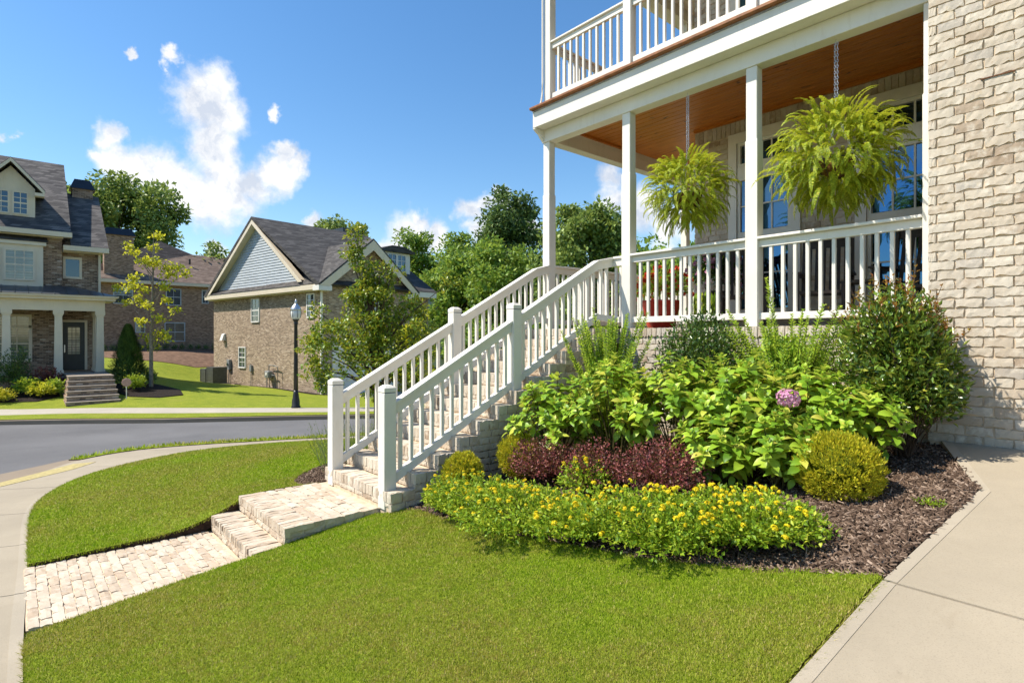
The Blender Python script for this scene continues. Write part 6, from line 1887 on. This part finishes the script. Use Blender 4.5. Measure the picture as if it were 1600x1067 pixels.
vt = empty('wall_vent', BX((10.6, -.1, 1.6)), 'small white hooded vent high on the gabled house side wall', 'vent')
m = MB(BX); m.add([(11.2, -.01, 1.5), (11.55, -.01, 1.5), (11.55, -.25, 1.5), (11.2, -.25, 1.5), (11.2, -.01, 1.95), (11.55, -.01, 1.95), (11.55, -.12, 1.9), (11.2, -.12, 1.9)], [(0, 1, 2, 3), (4, 5, 6, 7), (0, 1, 5, 4), (1, 2, 6, 5), (2, 3, 7, 6), (3, 0, 4, 7)]); m.build('hood', 'far_white', vt)
fine_shrub('corner_shrub', *BX((-.6, -.3, 0))[:2], .45, 1.5, 1800, .09, 'holly_leaf', 'dark upright shrub at the front corner of the gabled house', 'shrub', None, -1.3, twigs=6)

# ================================================================== brown roofed house behind
XC = -55.9
hc = empty('rear_house', (-58, 11, .5), 'brown roofed brick house standing behind the other two houses', 'house')
MB().box(XC - 9, XC, 3.5, 22, -.2, 6.2).build('wall', 'far_brick_c', hc)
MB().add([(XC + .5, 3.0, 6.4), (XC + .5, 22.5, 6.4), (XC - 9.5, 22.5, 6.4), (XC - 9.5, 3.0, 6.4), (XC - 4.5, 9.9, 10.5), (XC - 4.5, 12.6, 9.5), (XC - 4.5, 17, 9.45)],
         [(0, 1, 6, 5), (0, 5, 4), (0, 4, 3), (3, 4, 5, 6, 2), (1, 2, 6), (0, 3, 2, 1)]).build('roof', 'brown_shingle', hc)
MB().box(XC, XC + .5, 3.0, 22.5, 6.12, 6.38).build('eave_board', 'cream_paint', hc)
cc = MB().box(XC - 1.2, XC - .2, 5.35, 7.35, 6, 10.1).build('chimney', 'far_brick_c', hc)
MB().add([(XC - 1.35, 5.2, 10.05), (XC - .05, 5.2, 10.05), (XC - .05, 7.5, 10.05), (XC - 1.35, 7.5, 10.05), (XC - 1.1, 5.5, 10.62), (XC - .3, 5.5, 10.62), (XC - .3, 7.2, 10.62), (XC - 1.1, 7.2, 10.62)], [(0, 1, 2, 3), (4, 5, 6, 7), (0, 1, 5, 4), (1, 2, 6, 5), (2, 3, 7, 6), (3, 0, 4, 7)]).build('chimney_cap', 'chimney_cap', cc)
MB().tube([(XC - 2.3, 11.9, 8.3), (XC - 2.3, 11.9, 8.8)], .08, 6).build('roof_vent', 'black_metal', hc)
for (a, b, q0, q1) in ((9.7, 10.7, 4.5, 5.8), (7.5, 8.05, 2.15, 3.0), (9.6, 11.0, 1.4, 2.9), (12.45, 12.85, 4.75, 5.8), (6.0, 7.2, 4.5, 5.8)):
    x_window(hc, XC, a, b, q0, q1, 2, 2, 'far_glass', 'grey_siding', .08)
fl_ = lambda x, y: z_far(x, y) + .03
struct(sheet('pine_straw_bed', [(-55.5, 3.5), (-55.5, 16), (-51, 16), (-46, 11.5), (-44.5, 9.5), (-45, 5.5), (-48, 3.5)], fl_, 'pine_straw', .8, .1))
for k, yy in enumerate(np.linspace(4.6, 14.2, 17)):
    fine_shrub('hedge_plant', -54.6, yy, .22, .5, 160, .11, 'holly_leaf', 'small dark shrub in the row along the brown roofed house', 'shrub', 'young hedge along the rear house', float(z_far(-54.6, yy)) + .02, twigs=3)

# grey gabled house far behind
hd = empty('grey_house', (-47.5, 27.6, 0), 'pale grey gabled house with tan roof half hidden by trees', 'house')
DV = Vector((-.8, .6, 0)).normalized(); DU = Vector((.6, .8, 0)).normalized(); DO = Vector((-44.4, 25.6, -1.0))
DX = lambda q: tuple(DO + DU * q[0] + DV * q[1] + Vector((0, 0, q[2])))
m = MB(DX); m.box(0, 4.6, 0, 8, 0, 4.3); m.prism([(0, 0.01, 4.3), (4.6, .01, 4.3), (2.3, .01, 6.6)], (0, 7.9, 0)); m.build('wall', 'grey_siding', hd)
m = MB(DX); m.prism([(-.35, -.3, 4.1), (2.3, -.3, 6.85), (4.95, -.3, 4.1), (4.8, -.3, 3.95), (2.3, -.3, 6.62), (-.2, -.3, 3.95)], (0, 8.6, 0)); m.build('roof', 'brown_shingle', hd)

# ================================================================== street lamp
LX, LY, LZ = -20.26, 7.49, -.80
lp = empty('street_lamp', (LX, LY, LZ), 'black street lamp with acorn glass head on the far sidewalk edge', 'street lamp')
MB().lathe((LX, LY, LZ), [(.16, 0), (.16, .05), (.135, .08), (.13, .28), (.11, .34), (.105, .44), (.085, .52), (.078, .62)], 14).build('base', 'black_metal', lp, True)
MB().lathe((LX, LY, LZ), [(.078, .60), (.070, 1.6), (.058, 2.95), (.075, 2.97), (.075, 3.0), (.06, 3.02), (.09, 3.10), (.13, 3.13)], 14).build('pole', 'black_metal', lp, True)
MB().lathe((LX, LY, LZ), [(.10, 3.13), (.155, 3.20), (.175, 3.35), (.165, 3.46), (.15, 3.48)], 16).build('globe', 'lamp_glass', lp, True)
MB().lathe((LX, LY, LZ), [(.19, 3.46), (.185, 3.50), (.13, 3.60), (.07, 3.66), (.06, 3.70)], 16).build('hood', 'galvanised', lp, True)
MB().lathe((LX, LY, LZ), [(.03, 3.69), (.045, 3.74), (.03, 3.80), (.008, 3.86)], 10).build('finial', 'galvanised', lp, True)
m = MB()
for k in range(6):
    a = k * 1.047; m.tube([(LX + math.cos(a) * .16, LY + math.sin(a) * .16, LZ + 3.19), (LX + math.cos(a) * .183, LY + math.sin(a) * .183, LZ + 3.35), (LX + math.cos(a) * .178, LY + math.sin(a) * .178, LZ + 3.47)], .008, 4, False)
m.build('cage', 'black_metal', lp)
